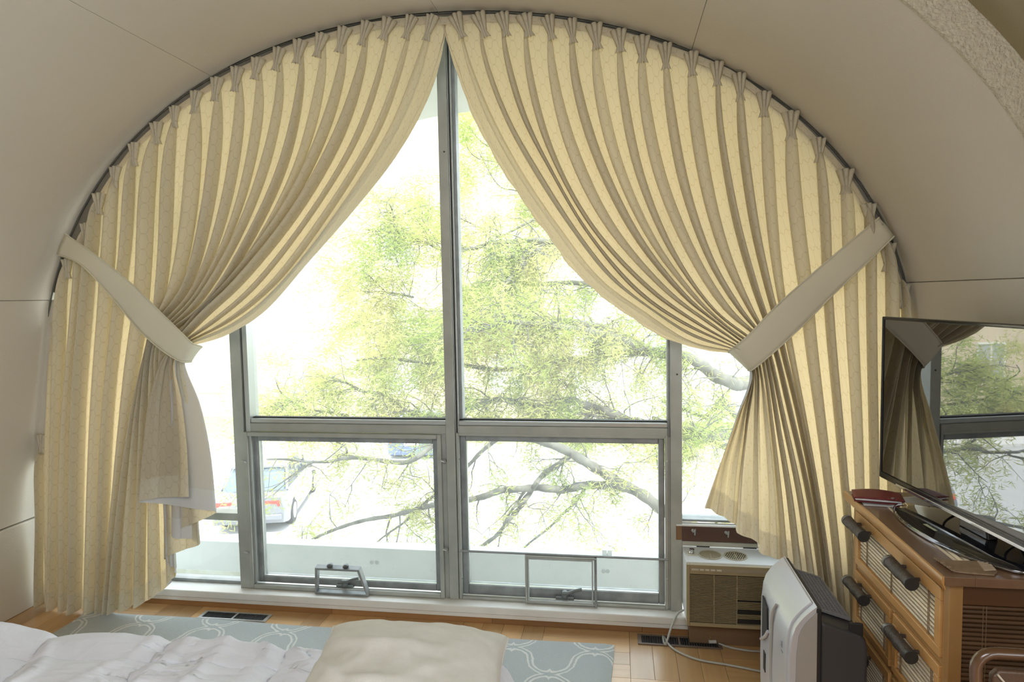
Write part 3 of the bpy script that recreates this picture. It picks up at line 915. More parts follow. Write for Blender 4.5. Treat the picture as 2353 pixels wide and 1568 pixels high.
# tiebacks
def tieback(label, top, bot, ys, curl, side):
    T = [at(p[0], p[1], y) for p, y in zip(top, ys)]; Bm = [at(p[0], p[1], y) for p, y in zip(bot, ys)]
    # wrap round the gathered cloth and go back behind it
    e1, e2 = T[-1], Bm[-1]
    for k, (dx, dy) in enumerate(curl):
        T.append(e1 + Vector((dx, dy, -.010 * (k + 1)))); Bm.append(e2 + Vector((dx, dy, -.004 * (k + 1))))
    n = 40
    a = catmull(T, n); c = catmull(Bm, n)
    root = thing('curtain_tieback', label, 'tieback', tuple((T[0] + Bm[0]) / 2), group='tiebacks holding the curtains')
    m_ = 9
    g = np.zeros((n, m_, 3))
    for j in range(m_):
        s = j / (m_ - 1)
        g[:, j] = a * (1 - s) + c * s
        g[:, j, 1] -= .006 * math.sin(PI * s)
    mb = MB(); mb.grid(g)
    o = mb.build('band', band_cloth, root, smooth=180)
    o.modifiers.new('thick', 'SOLIDIFY').thickness = .006
    me = o.data
    l1 = me.uv_layers.new(name='UVMap')
    L = np.r_[0, np.cumsum(np.linalg.norm(np.diff(a, axis=0), axis=1))]
    for l in me.loops:
        i, j = divmod(l.vertex_index, m_); l1.data[l.index].uv = (j * .012, L[i])
    for q in (a, c):
        MB().tube([tuple(p + np.array([0, -.001, 0])) for p in q], .0028, 6).build('stitched_edge', band_cloth, root, smooth=60)
    w = (T[0] + Bm[0]) / 2
    MB().tube([w + Vector((side * .01, .012, 0)), w + Vector((side * -.012, -.004, 0)), w + Vector((side * -.02, -.006, .012))], .004, 8).build('hook', steel, root, smooth=60)
tieback('long cream tieback running from the left wall to the gathered left curtain', [(150, 537), (225, 590), (300, 650), (370, 718), (425, 772), (443, 790)], [(130, 585), (185, 608), (262, 690), (325, 765), (390, 818), (418, 832)],
        [YC - .050, YC - .108, YC - .122, YC - .146, YC - .150, YC - .128], [(.004, .035), (-.002, .075), (-.03, .105), (-.08, .115)], -1)
tieback('long cream tieback running from the right wall to the gathered right curtain', [(2020, 500), (1930, 575), (1860, 635), (1780, 707), (1715, 775), (1680, 803)], [(2055, 543), (1990, 607), (1920, 672), (1845, 748), (1770, 817), (1726, 852)],
        [YC - .050, YC - .108, YC - .122, YC - .140, YC - .150, YC - .128], [(-.004, .035), (.002, .075), (.03, .105), (.08, .115)], 1)
# ------------------------------------------------------------------ floor things
# rug
mt, t, out = newmat('trellis_rug')
p = N(t, 'ShaderNodeBsdfPrincipled'); p.inputs['Roughness'].default_value = .95; p.inputs['Specular IOR Level'].default_value = .1
p.inputs['Sheen Weight'].default_value = .3
tcn = N(t, 'ShaderNodeTexCoord')
wp = N(t, 'ShaderNodeTexNoise'); wp.inputs['Scale'].default_value = 30; t.links.new(tcn.outputs['Object'], wp.inputs[0])
ad = N(t, 'ShaderNodeMixRGB') if False else None
vm = N(t, 'ShaderNodeVectorMath', operation='MULTIPLY_ADD'); t.links.new(wp.outputs['Color'], vm.inputs[0]); vm.inputs[1].default_value = (.014, .014, 0); t.links.new(tcn.outputs['Object'], vm.inputs[2])
f = trellis(t, vm.outputs[0], .37, .40, .72)
mk = line_mask(t, f, .18, .11)
n2 = N(t, 'ShaderNodeTexNoise'); n2.inputs['Scale'].default_value = 260; n2.inputs['Detail'].default_value = 3; t.links.new(tcn.outputs['Object'], n2.inputs[0])
basec = mixc(t, n2.outputs[0], (.38, .42, .415), (.50, .54, .53))
t.links.new(mixc(t, mk, basec, (.72, .72, .68)), p.inputs['Base Color'])
bp = N(t, 'ShaderNodeBump'); bp.inputs['Distance'].default_value = .006; bp.inputs['Strength'].default_value = .8
t.links.new(M_(t, 'ADD', n2.outputs[0], M_(t, 'MULTIPLY', mk, .4)), bp.inputs['Height']); t.links.new(bp.outputs[0], p.inputs['Normal'])
t.links.new(p.outputs[0], out.inputs[0])
rug_mat = mt
nu, nv = 140, 60
X = np.linspace(-2.72, -.035, nu); Y = np.linspace(1.66, 2.985, nv)
g = np.zeros((nu, nv, 3))
for i, x in enumerate(X):
    for j, y in enumerate(Y):
        e = min(i, nu - 1 - i, 3 * 1.0) / 3
        e2 = min(j, nv - 1 - j, 2) / 2
        z = .014 * min(1, e + .35) * min(1, e2 + .35) + .0015 * math.sin(x * 7 + y * 3)
        z += .010 * math.exp(-((x + 2.72) / .12) ** 2) * math.exp(-((y - 2.98) / .1) ** 2)
        g[i, j] = (x + .006 * math.sin(y * 9), y + .006 * math.sin(x * 5), z)
top = MB().grid(g)
# skirt to the floor
loop = [(i, 0) for i in range(nu)] + [(nu - 1, j) for j in range(1, nv)] + [(i, nv - 1) for i in range(nu - 2, -1, -1)] + [(0, j) for j in range(nv - 2, 0, -1)]
b0 = len(top.v)
for i, j in loop: top.v.append((g[i, j, 0], g[i, j, 1], .0012))
for k in range(len(loop)):
    k2 = (k + 1) % len(loop)
    (i, j), (i2, j2) = loop[k], loop[k2]
    top.f.append((i * nv + j, b0 + k, b0 + k2, i2 * nv + j2))
o = top.build('rug', rug_mat, smooth=60, origin=(-1.4, 2.1, 0))
tag(o, 'grey-blue rug with a pale double-lined trellis pattern in front of the window', 'rug')

# floor registers
reg_m = pbr('register_brown', (.18, .14, .11), .45, metal=.4)
reg_l = pbr('register_silver', (.50, .50, .48), .35, metal=.7)
duct = pbr('duct_black', (.012, .012, .012), .8)
def register(label, x0, x1, y0, y1, m_frame, nf):
    r = thing('floor_register', label, 'floor vent', ((x0 + x1) / 2, (y0 + y1) / 2, 0), group='floor registers along the window')
    e = .011; xm = (x0 + x1) / 2
    b = MB()
    b.box(x0, x1, y0, y0 + e, .0005, .006).box(x0, x1, y1 - e, y1, .0005, .006).box(x0, x0 + e * 1.6, y0 + e, y1 - e, .0005, .006).box(x1 - e * 1.6, x1, y0 + e, y1 - e, .0005, .006)
    b.box(xm - .005, xm + .005, y0 + e, y1 - e, .0005, .006)
    b.build('frame', m_frame, r, bevel=.0012)
    MB().box(x0 + e, x1 - e, y0 + e, y1 - e, .0003, .0012).build('opening', duct, r)
    fin = pbr('register_fin', (.07, .07, .068), .5, metal=.3)
    pr_ = None
    for a0, a1 in ((x0 + e * 1.6, xm - .005), (xm + .005, x1 - e * 1.6)):
        for k in range(nf):
            xx = a0 + (a1 - a0) * (k + .5) / nf
            if pr_ is None:
                T = Matrix.Translation((xx, (y0 + y1) / 2, .0035)) @ Matrix.Rotation(.5, 4, 'Y')
                pr_ = MB().box(-.0011, .0011, -(y1 - y0) / 2 + e, (y1 - y0) / 2 - e, -.0032, .0025, T).build('slat', fin, r); px0 = xx
            else:
                o = dup(pr_); o.location.x = xx - px0
register('silver floor register beside the left part of the rug', -2.115, -1.745, 2.992, 3.072, reg_l, 18)
register('dark brown floor register under the air conditioner', .078, .452, 3.006, 3.098, reg_m, 15)

# ------------------------------------------------------------------ air conditioner
ac_white = pbr('ac_white_enamel', (.66, .67, .66), .35)
ac_beige = pbr('ac_beige_plastic', (.33, .265, .15), .5)
ac_dark = pbr('ac_inside', (.02, .018, .015), .7)
ax0, ax1, ay0, ay1, az0, az1 = .290, .715, 2.965, 3.20, .122, .405
ac = thing('air_conditioner', 'old white window air conditioner with a beige louvred front', 'air conditioner', ((ax0 + ax1) / 2, 3.1, 0))
mb = MB().box(ax0, ax1, ay0 + .022, ay1, az0 + .004, az1)
mb.build('cabinet', ac_white, ac, bevel=.006)
bx('support_rail', (ax0 + .02, ax1 - .02, 3.05, 3.115, .0, az0 + .003), pbr('ac_support', (.20, .12, .06), .6), ac)
fr = .014
b = MB()
hs = az1 - .046
b.box(ax0, ax0 + fr, ay0, ay0 + .022, az0, az1 - .004).box(ax1 - fr, ax1, ay0, ay0 + .022, az0, az1 - .004)
b.box(ax0 + fr, ax1 - fr, ay0, ay0 + .022, az0, az0 + .016).box(ax0 + fr, ax1 - fr, ay0, ay0 + .022, hs, az1 - .004)
b.build('front_frame', ac_beige, ac, bevel=.002)
bx('front_recess', (ax0 + fr, ax1 - fr, ay0 + .016, ay0 + .024, az0 + .016, hs), ac_dark, ac, bevel=0)
nsl = 30
zs = [az0 + .02 + (hs - az0 - .024) * (k + .5) / nsl for k in range(nsl)]
pr_ = None
cols = [ax0 + fr, ax0 + .118, ax0 + .215, ax1 - fr]
gone = {(2, 6), (2, 7), (2, 8), (2, 0), (2, 1), (2, 2), (2, 14)}
px = [None] * 3
for c in range(3):
    for k, zz in enumerate(zs):
        if (c, k) in gone: continue
        if px[c] is None:
            px[c] = (MB().box(cols[c] - .001, cols[c + 1] + .001, ay0 + .004, ay0 + .014, zz - .0012, zz + .0012).build('slat', ac_beige, ac), zz)
        else:
            o = dup(px[c][0]); o.location.z = zz - px[c][1]
for c in (1, 2):
    bx('rib', (cols[c] - .0015, cols[c] + .0015, ay0 + .003, ay0 + .014, az0 + .016, hs), ac_beige, ac, bevel=0)
bx('control_strip', (ax0 + fr + .004, ax1 - fr - .004, ay0 - .001, ay0 + .004, az1 - .030, az1 - .018), pbr('ac_strip', (.34, .29, .20), .4), ac, bevel=.0005)
lab = pbr('ac_lettering', (.62, .57, .46), .5)
xx = ax0 + .022
for k, wd in enumerate((.005, .005, .005, .005, .005, .005, .0, .018, .0, .018, .0, .020, .0, .022)):
    if wd == 0: xx += .005; continue
    bx('marking', (xx, xx + wd - .0014, ay0 - .0016, ay0, az1 - .028, az1 - .0205), lab, ac, bevel=0); xx += wd
# round louvres on top
for k, cx in enumerate((.405, .515)):
    c = Vector((cx, 3.075, az1))
    T = Matrix.Translation(c)
    MB().lathe([(.047, .0002), (.053, .0002), (.053, .004), (.047, .003)], T, 36, cap=False).build('vent_ring', pbr('ac_vent_ring%d' % k, (.50, .46, .36), .5), ac, smooth=40)
    MB().lathe([(.0001, .0006), (.048, .0006)], T, 36, cap=False).build('vent_opening', ac_dark, ac)
    b = MB()
    for q in range(-5, 6):
        yy = q * .0085; hw = math.sqrt(max(0, .047 ** 2 - yy ** 2))
        if hw > .005:
            b.box(-hw, hw, yy - .0022, yy + .0022, .0008, .0034, T @ Matrix.Rotation(.35 if k == 0 else 1.2, 4, 'Z'))
    b.box(-.0018, .0018, -.047, .047, .0008, .0038, T).lathe([(.0001, .0045), (.006, .0045), (.006, .001)], T, 12)
    b.build('vent_louvre', pbr('ac_louvre%d' % k, (.36, .31, .20), .5), ac)
T = Matrix.Translation((.325, 3.085, az1))
bx('knob_plate', (.303, .347, 3.058, 3.112, az1, az1 + .0015), pbr('ac_plate', (.62, .58, .46), .5), ac, bevel=.0005)
MB().lathe([(.0115, .0015), (.0115, .008), (.010, .010), (.0095, .014), (.0112, .017), (.0112, .022), (.0001, .0225)], T, 20).build('knob', pbr('chrome', (.55, .55, .55), .15, metal=1), ac, smooth=40)
# cord: out of the cabinet, down over the sill, along the floor behind the purifier and back to the plug
cordm = pbr('cord_grey', (.42, .42, .38), .45)
pts = [(.292, 3.10, .13), (.262, 3.075, .125), (.225, 3.02, .075), (.20, 2.985, .02)] + [tuple(atz(px_, py_, .006)) for px_, py_ in [(1524, 1462), (1545, 1490), (1598, 1515), (1680, 1530), (1763, 1547)]]
pts += [(.70, 2.80, .006), (.78, 2.87, .006), (.74, 2.96, .006)] + [tuple(atz(px_, py_, .006)) for px_, py_ in [(1760, 1499), (1720, 1496), (1680, 1489), (1652, 1480)]]
MB().tube([tuple(q) for q in catmull(pts, 90)], .0048, 8).build('cord', cordm, ac, smooth=60)
pc = atz(1636, 1480, .0)
T = Matrix.Translation((pc.x, pc.y, .0065)) @ Matrix.Rotation(.1, 4, 'Z')
b = MB().box(-.016, .018, -.012, .012, 0, .014, T).box(.016, .026, -.006, .006, .002, .010, T)
b.build('plug', pbr('plug_ivory', (.60, .60, .54), .4), ac, bevel=.0025)
b = MB()
for yy in (-.006, .006): b.box(-.010, -.006, yy - .0035, yy + .0035, .014, .036, T)
b.build('plug_pin', pbr('brass', (.62, .47, .16), .3, metal=.9), ac)

# filler panel round the air conditioner and the board above
fil = pbr('filler_cream', (.50, .485, .40), .5, noise=((.44, .42, .33), 12, 4))
fp = thing('filler_panel', 'cream metal filler panel behind the air conditioner', 'panel', (.5, YW, .2))
zt, zb_ = wz(1556, 1242), .09
b = MB().box(wx(1557, 1300), ax0 - .002, YW - .008, YW + .002, zb_, zt).box(ax0 - .002, .76, YW - .008, YW + .002, az1 + .002, zt).box(.72, .76, YW - .008, YW + .002, zb_, az1 + .002)
b.build('sheet', fil, fp, bevel=.003)
bx('slot', (wx(1600, 1256), wx(1630, 1256), YW - .0088, YW - .007, wz(1615, 1257), wz(1615, 1254)), gasket, fp, bevel=0)
bx('slot', (wx(1707, 1260), wx(1738, 1260), YW - .0088, YW - .007, wz(1722, 1260), wz(1722, 1257)), gasket, fp, bevel=0)
for q in ((1559, 1278), (1561, 1361), (1559, 1386)):
    w = at(*q, YW - .008)
    MB().lathe([(.0001, .0), (.003, .0), (.003, .002), (.0001, .0025)], Matrix.Translation(w) @ Matrix.Rotation(PI / 2, 4, 'X'), 8).build('screw', gasket, fp)
hb_w = wood('hook_board_walnut', (.11, .055, .035), (.065, .03, .02), axis=0, scale=.8, rough=.5)
hk = thing('hook_board', 'dark brown wooden board with two small hooks above the air conditioner', 'hook board', (.48, YW, .4))
hz0, hz1 = zt + .003, wz(1600, 1204)
bx('board', (wx(1567, 1220), .80, YW - .014, YW + .02, hz0, hz1 - .008), hb_w, hk, bevel=.002)
bx('end_block', (wx(1553, 1220), wx(1566, 1220), YW - .016, YW + .02, hz0 + .004, hz1 - .004), wood('end_block_wood', (.30, .16, .07), (.22, .11, .05), axis=2), hk, bevel=.002)
bx('cap_strip', (wx(1553, 1208), .80, YW - .020, YW + .02, hz1 - .008, hz1), white_paint, hk, bevel=.002)
for q in ((1592, 1219), (1668, 1224)):
    w = at(*q, YW - .014)
    b = MB().lathe([(.007, 0), (.007, .003), (.0001, .004)], Matrix.Translation(w + Vector((0, .0, .0))) @ Matrix.Rotation(PI / 2, 4, 'X'), 12)
    b.tube([w, w + Vector((0, -.016, -.004)), w + Vector((.005, -.026, .002)), w + Vector((.008, -.026, .014)), w + Vector((.007, -.020, -.016))], .0032, 8)
    b.build('hook', alum_bright, hk, smooth=60)

# ------------------------------------------------------------------ air purifier
pf_sil = pbr('purifier_silver', (.60, .61, .66), .30, metal=.25)
pf_grey = pbr('purifier_light_grey', (.40, .385, .36), .45)
pf_dark = pbr('purifier_charcoal', (.055, .055, .06), .45)
pf_blk = pbr('purifier_black', (.02, .02, .022), .5)
ztp = .62
pn = atz(1872, 1395, ztp); pfr = atz(1808, 1278, ztp)
xb = (pn.x + pfr.x) / 2; py0, py1 = pn.y, pfr.y
pu = thing('air_purifier', 'silver and charcoal air purifier standing on the floor by the dresser', 'air purifier', (xb, (py0 + py1) / 2, 0))
xf = xb - .078
def cover_profile(dx, top):
    pts = [(xb, .03), (xf + dx, .03), (xf + dx - .003, .25), (xf + dx, .46), (xf + dx + .006, .52)]
    for k in range(1, 9):
        a = k / 8 * PI / 2
        pts.append((xf + dx + .006 + (xb - xf - dx - .006) * math.sin(a) ** 1.25, .52 + (top - .52) * (1 - math.cos(a)) ** .8 if False else .52 + (top - .52) * math.sin(a) ** .75))
    return pts
fnp = lambda a, c, d: (a, d, c)
MB().prism(cover_profile(.0, ztp), py0, py1, fnp).build('front_cover', pf_sil, pu, bevel=.006)
# raised front panel with the waist line
cvp = cover_profile(.0, ztp)[1:-1]
MB().prism([(a - .006, c + .003) for a, c in cvp] + [(a + .006, c - .006) for a, c in reversed(cvp)], py0 + .030, py1 - .008, fnp).build('front_panel', pf_sil, pu, bevel=.005)
# side skin (towards the camera), grey, and dark trim
MB().prism([(a, c) for a, c in cover_profile(.018, ztp - .018)], py0 - .004, py0 + .002, fnp).build('side_skin', pf_grey, pu, bevel=.002)
bx('trim_strip', (xb - .002, xb + .013, py0 - .003, py1, .03, ztp - .006), pf_blk, pu, bevel=.003)
# rear body
bz = at(1885, 1440, py0).z
body = [(xb + .012, .02), (xb + .150, .02), (xb + .152, bz - .075), (xb + .146, bz - .040), (xb + .13, bz - .024), (xb + .012, bz + .012)]
MB().prism(body, py0 + .004, py1 - .004, fnp).build('body', pf_dark, pu, bevel=.012, seg=3)
bx('foot', (xb - .07, xb + .15, py0 + .02, py1 - .02, 0, .032), pf_blk, pu, bevel=.006)
# grille on the sloping top
s0 = Vector((xb + .024, 0, bz + .0125)); s1 = Vector((xb + .116, 0, bz - .015))
ex = (s1 - s0); Lg = ex.length; ex.normalize(); nrm = Vector((-ex.z, 0, ex.x))
def gp_(a, y, h): return s0 + ex * a + Vector((0, y, 0)) + nrm * h
gy0, gy1 = py0 + .085, py1 - .02
def gbox(mb, a0, a1, y0, y1, h0, h1):
    vs = [gp_(a, y, h) for h in (h0, h1) for y in (y0, y1) for a in (a0, a1)]
    return mb.add(vs, [(0, 2, 3, 1), (4, 5, 7, 6), (0, 1, 5, 4), (2, 6, 7, 3), (0, 4, 6, 2), (1, 3, 7, 5)])
gbox(MB(), 0, Lg, gy0, gy1, .001, .003).build('grille_opening', pf_blk, pu)
gm = pbr('purifier_grille', (.22, .22, .23), .45)
b = MB(); gbox(b, -.006, 0, gy0 - .006, gy1 + .012, .001, .009); gbox(b, Lg, Lg + .006, gy0 - .006, gy1 + .012, .001, .009); gbox(b, 0, Lg, gy0 - .006, gy0, .001, .009); gbox(b, 0, Lg, gy1, gy1 + .012, .001, .009)
b.build('grille_rim', gm, pu)
pr_ = None
for k in range(1, 7):
    a = Lg * k / 7
    if pr_ is None: pr_ = gbox(MB(), a - .0014, a + .0014, gy0, gy1, .003, .008).build('bar', gm, pu); a_0 = a
    else:
        o = dup(pr_); o.location = ex * (a - a_0)
pr_ = None
for k in range(1, 22):
    y = gy0 + (gy1 - gy0) * k / 22
    if pr_ is None: pr_ = gbox(MB(), 0, Lg, y - .0010, y + .0010, .003, .007).build('crossbar', gm, pu); y_0 = y
    else:
        o = dup(pr_); o.location.y = y - y_0
bx('latch', (xb + .098, xb + .140, py0 + .012, py0 + .022, bz - .045, bz + .010), pf_blk, pu, bevel=.006)
# display window and controls on the front panel
xp = xf - .0105
b = MB(); wy0, wy1 = py1 - .14, py1 - .055
b.prism([(wy0, .40), (wy1, .33), (wy1, .49), (wy0 + .01, .475)], xp - .002, xp + .004, lambda a, c, d: (d, a, c))
b.build('display_window', pf_blk, pu, bevel=.001)
MB().tube([tuple(q) for q in catmull([(xp, wy0 - .006, .40), (xp - .003, wy0 + .02, .37), (xp - .004, wy1, .325)], 14)], .006, 8).build('display_rim', pf_sil, pu, smooth=60)
bx('sensor_window', (xp - .001, xp + .003, py1 - .105, py1 - .075, .225, .295), pf_blk, pu, bevel=.001)
MB().tube([tuple(q) for q in catmull([(xp + .010, py0 + .185, .535), (xp + .002, py0 + .20, .505), (xp, py0 + .212, .40), (xp, py0 + .212, .27), (xp, py0 + .198, .235), (xp, py0 + .198, .03)], 40)], .005, 8).build('panel_seam', pf_grey, pu, smooth=60)
mk_ = pbr('purifier_mark', (.30, .31, .34), .4)
b = MB()
for (y, z, w_, h_) in ((0, 0, .003, .022), (.005, .006, .010, .003), (.005, -.006, .010, .003), (-.002, -.022, .018, .004)):
    b.box(xp + .001, xp + .0032, py0 + .075 + y - w_ / 2, py0 + .075 + y + w_ / 2, .455 + z - h_ / 2, .455 + z + h_ / 2)
b.build('emblem', mk_, pu)
# ------------------------------------------------------------------ dresser
dw = wood('dresser_honey', (.54, .315, .125), (.45, .245, .085), axis=1, scale=.7, rough=.38, coat=.2)
dwx = wood('dresser_honey_cross', (.54, .315, .125), (.45, .245, .085), axis=0, scale=.7, rough=.38, coat=.2)
dwz = wood('dresser_honey_upright', (.54, .315, .125), (.45, .245, .085), axis=2, scale=.7, rough=.38, coat=.2)
dside = wood('dresser_side_shaded', (.14, .065, .025), (.10, .042, .016), axis=0, scale=.7, rough=.42)  # shade on the camera-facing side put into a darker wood colour
bam = wood('bamboo_slat', (.80, .71, .57), (.68, .57, .40), axis=1, scale=1.6, rough=.3, coat=.3)
bam_d = wood('bamboo_slat_shaded', (.13, .07, .033), (.085, .043, .02), axis=0, scale=1.4, rough=.4)  # bamboo darkened to carry the same shade on the side slats
inside = pbr('dresser_inside', (.05, .025, .012), .8)
knobm = pbr('bark_handle', (.055, .042, .036), .5, bump=.8, bscale=120)
capm = pbr('handle_cap', (.20, .20, .19), .35, metal=.6)
thread = pbr('binding_thread', (.22, .14, .07), .8)
DX0, DX1, DY0, DY1, DZ = .846, 1.245, 1.85, 2.567, .86
dr = thing('dresser', 'honey-coloured wooden dresser with bamboo-slat drawers along the right wall', 'dresser', ((DX0 + DX1) / 2, (DY0 + DY1) / 2, 0))
# carcass
st = .034
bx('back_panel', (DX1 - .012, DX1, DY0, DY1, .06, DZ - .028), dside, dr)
bx('base_panel', (DX0 + .02, DX1 - .012, DY0 + .01, DY1 - .01, .05, .065), inside, dr)
bx('inner_board', (DX0 + .05, DX0 + .056, DY0 + .03, DY1 - .03, .07, DZ - .04), inside, dr, bevel=0)
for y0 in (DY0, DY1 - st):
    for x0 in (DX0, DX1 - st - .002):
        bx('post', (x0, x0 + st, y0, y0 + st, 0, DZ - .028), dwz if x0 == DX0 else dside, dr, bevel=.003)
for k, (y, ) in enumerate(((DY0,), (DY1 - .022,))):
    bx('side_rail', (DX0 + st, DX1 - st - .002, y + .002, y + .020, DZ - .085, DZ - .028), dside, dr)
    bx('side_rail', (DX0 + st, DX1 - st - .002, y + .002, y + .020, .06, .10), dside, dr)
bx('side_board', (DX0 + st, DX1 - st - .002, DY0 + .016, DY0 + .022, .10, DZ - .085), inside, dr, bevel=0)
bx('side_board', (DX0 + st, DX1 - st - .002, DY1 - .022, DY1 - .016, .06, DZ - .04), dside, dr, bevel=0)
pr_ = None
for k in range(54):
    z = DZ - .094 - .0122 * k
    if pr_ is None:
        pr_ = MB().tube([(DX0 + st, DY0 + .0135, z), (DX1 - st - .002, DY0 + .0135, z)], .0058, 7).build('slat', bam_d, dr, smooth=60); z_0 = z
    else:
        o = dup(pr_); o.location.z = z - z_0
for xx in (DX0 + .085, DX0 + .093, DX0 + .20, DX0 + .208):
    MB().tube([(xx, DY0 + .0078, DZ - .088), (xx, DY0 + .0078, .1)], .0009, 5).build('binding', thread, dr)
# top with bamboo inset
ov = .026
b = MB()
tz0, tz1 = DZ - .025, DZ
fx0, fx1, fy0, fy1 = DX0 - ov, DX1 + .015, DY0 - ov, DY1 + ov - .008
bx('top_board', (fx0 + .075, fx1 - .05, fy0 + .085, fy1 - .07, tz0 + .001, tz0 + .012), inside, dr, bevel=0)
topw = wood('dresser_top_brown', (.22, .125, .07), (.165, .09, .048), axis=1, scale=.7, rough=.33, coat=.3)
b.box(fx0, fx0 + .075, fy0, fy1, tz0, tz1).box(fx1 - .05, fx1, fy0, fy1, tz0, tz1).box(fx0 + .075, fx1 - .05, fy0, fy0 + .085, tz0, tz1).box(fx0 + .075, fx1 - .05, fy1 - .07, fy1, tz0, tz1)
b.build('top_frame', topw, dr, bevel=.002)
MB().prism([(fx0 + .004, tz0 - .012), (fx0 - .006, tz0 + .012), (fx0 - .004, tz1 - .001), (fx0 + .002, tz1 + .0005), (fx0 + .006, tz0 - .012)], fy0, fy1, fnp).build('top_moulding', wood('dresser_moulding', (.58, .32, .12), (.48, .24, .08), axis=1, scale=.7, rough=.3, coat=.4), dr, bevel=.001)
pr_ = None
nsl = 19
wd_ = (fx1 - .05 - fx0 - .075) / nsl
for k in range(nsl):
    x = fx0 + .075 + wd_ * (k + .5)
    if pr_ is None:
        pr_ = MB().tube([(x, fy0 + .086, DZ - .0075), (x, fy1 - .071, DZ - .0075)], wd_ * .48, 7).build('slat', bam, dr, smooth=60); x_0 = x
    else:
        o = dup(pr_); o.location.x = x - x_0
# front rails
bx('front_rail', (DX0 + .002, DX0 + .022, DY0 + st, DY1 - st, .806, DZ - .028), dw, dr)
bx('front_rail', (DX0 + .002, DX0 + .022, DY0 + st, DY1 - st, .590, .610), dw, dr)
bx('front_rail', (DX0 + .002, DX0 + .022, DY0 + st, DY1 - st, .381, .3975), dw, dr)
bx('front_rail', (DX0 + .002, DX0 + .022, DY0 + st, DY1 - st, .090, .187), dw, dr)
bx('divider', (DX0 + .002, DX0 + .022, 2.194, 2.213, .187, .590), dwz, dr)
def handle(parent, yc, z, L=.15):
    b = MB()
    xh = DX0 - .040
    n = 9; pts = []; rs = []
    for k in range(n):
        s = k / (n - 1); pts.append((xh + random.uniform(-.0008, .0008), yc + L * (s - .5), z + random.uniform(-.0008, .0008))); rs.append(  .0185 * (1 + .06 * math.sin(k * 2.1)))
    b.tube(pts, rs, 14)
    h = b.build('handle', knobm, parent, smooth=50)
    MB().tube([(xh, yc + L / 2 - .002, z), (xh, yc + L / 2 + .012, z)], .0200, 16).build('handle_cap', capm, parent, smooth=50, bevel=.002)
    MB().tube([(xh, yc - L / 2 - .006, z), (xh, yc - L / 2 + .004, z)], .0200, 16).build('handle_cap', pbr('handle_end', (.03, .03, .03), .4), parent, smooth=50, bevel=.002)
    b = MB()
    for s in (-.3, .3):
        b.tube([(xh, yc + L * s, z), (DX0 - .004, yc + L * s, z)], .006, 8)
    b.build('handle_post', knobm, parent, smooth=50)
def drawer(y0, y1, z0, z1, fw, handles, hz):
    """frame of four boards, recessed bamboo slats; joined to the dresser as a part"""
    d = bpy.data.objects.new('drawer', None); COL.objects.link(d); d.parent = dr; ORG[d.name] = ORG[dr.name]
    g = .002
    y0 += g; y1 -= g; z0 += g; z1 -= g
    b = MB()
    ft = fw; 
    b.box(DX0 - .006, DX0 + .016, y0, y1, z1 - ft, z1).box(DX0 - .006, DX0 + .016, y0, y1, z0, z0 + fw * .72)
    b.box(DX0 - .006, DX0 + .016, y0, y0 + fw * .85, z0 + fw * .72, z1 - ft).box(DX0 - .006, DX0 + .016, y1 - fw * .85, y1, z0 + fw * .72, z1 - ft)
    b.build('drawer_front', dw, d, bevel=.0025)
    a0, a1, c0, c1 = y0 + fw * .85, y1 - fw * .85, z0 + fw * .72, z1 - ft
    bx('backing', (DX0 + .010, DX0 + .014, a0, a1, c0, c1), inside, d, bevel=0)
    nn = max(6, int((c1 - c0) / .0122)); h = (c1 - c0) / nn
    pr = None
    for k in range(nn):
        z = c0 + h * (k + .5)
        if pr is None:
            pr = MB().tube([(DX0 + .006, a0, z), (DX0 + .006, a1, z)], h * .40, 7).build('slat', bam, d, smooth=60); zz = z
        else:
            o = dup(pr); o.location.z = z - zz
    nb = 3 if a1 - a0 > .4 else 2
    for q in range(nb):
        yb = a0 + (a1 - a0) * (.10 + .80 * q / (nb - 1)) if nb == 2 else a0 + (a1 - a0) * (.08, .52, .88)[q]
        for e in (-.004, .004):
            MB().tube([(DX0 + .0002, yb + e, c0), (DX0 + .0002, yb + e, c1)], .0010, 5).build('binding', thread, d)
    for hy in handles: handle(d, hy, hz)
DA, DB = DY0 + st, DY1 - st
drawer(DA, DB, .610, .806, .037, (2.428, 2.055), .773)
drawer(2.213, DB, .3975, .590, .032, (2.416,), .558)
drawer(DA, 2.194, .3975, .590, .032, (2.049,), .563)
drawer(2.213, DB, .187, .381, .032, (2.416,), .342)
drawer(DA, 2.194, .187, .381, .032, (2.049,), .342)

# ------------------------------------------------------------------ television
black = pbr('tv_gloss_black', (.012, .012, .014), .12)
scr_m = pbr('tv_screen_glass', (.006, .006, .007), .012, ior=2.9)
chrome = pbr('tv_chrome', (.45, .46, .5), .12, metal=1)
TVA = math.radians(8.0)
far = Vector((.925, 2.60)); Ltv = 1.05
dirn = Vector((math.sin(TVA), -math.cos(TVA)))
cen = far + dirn * Ltv / 2
tz0, tz1 = .913, 1.500
# local frame: x along the set (far -> near), y = towards the wall, z up
tv = thing('television', 'large black flat-screen television on an oval glossy stand on the dresser', 'television', (cen.x + .02, cen.y, DZ), (0, 0, math.atan2(dirn.y, dirn.x)))
def tvb(name, dims, m_, **k):
    o = MB().box(*dims).build(name, m_, bevel=k.get('bevel', .003)); o.parent = tv; return o
ORG[tv.name] = Vector((0, 0, 0))
h0, h1, Lh = tz0 - DZ, tz1 - DZ, Ltv / 2
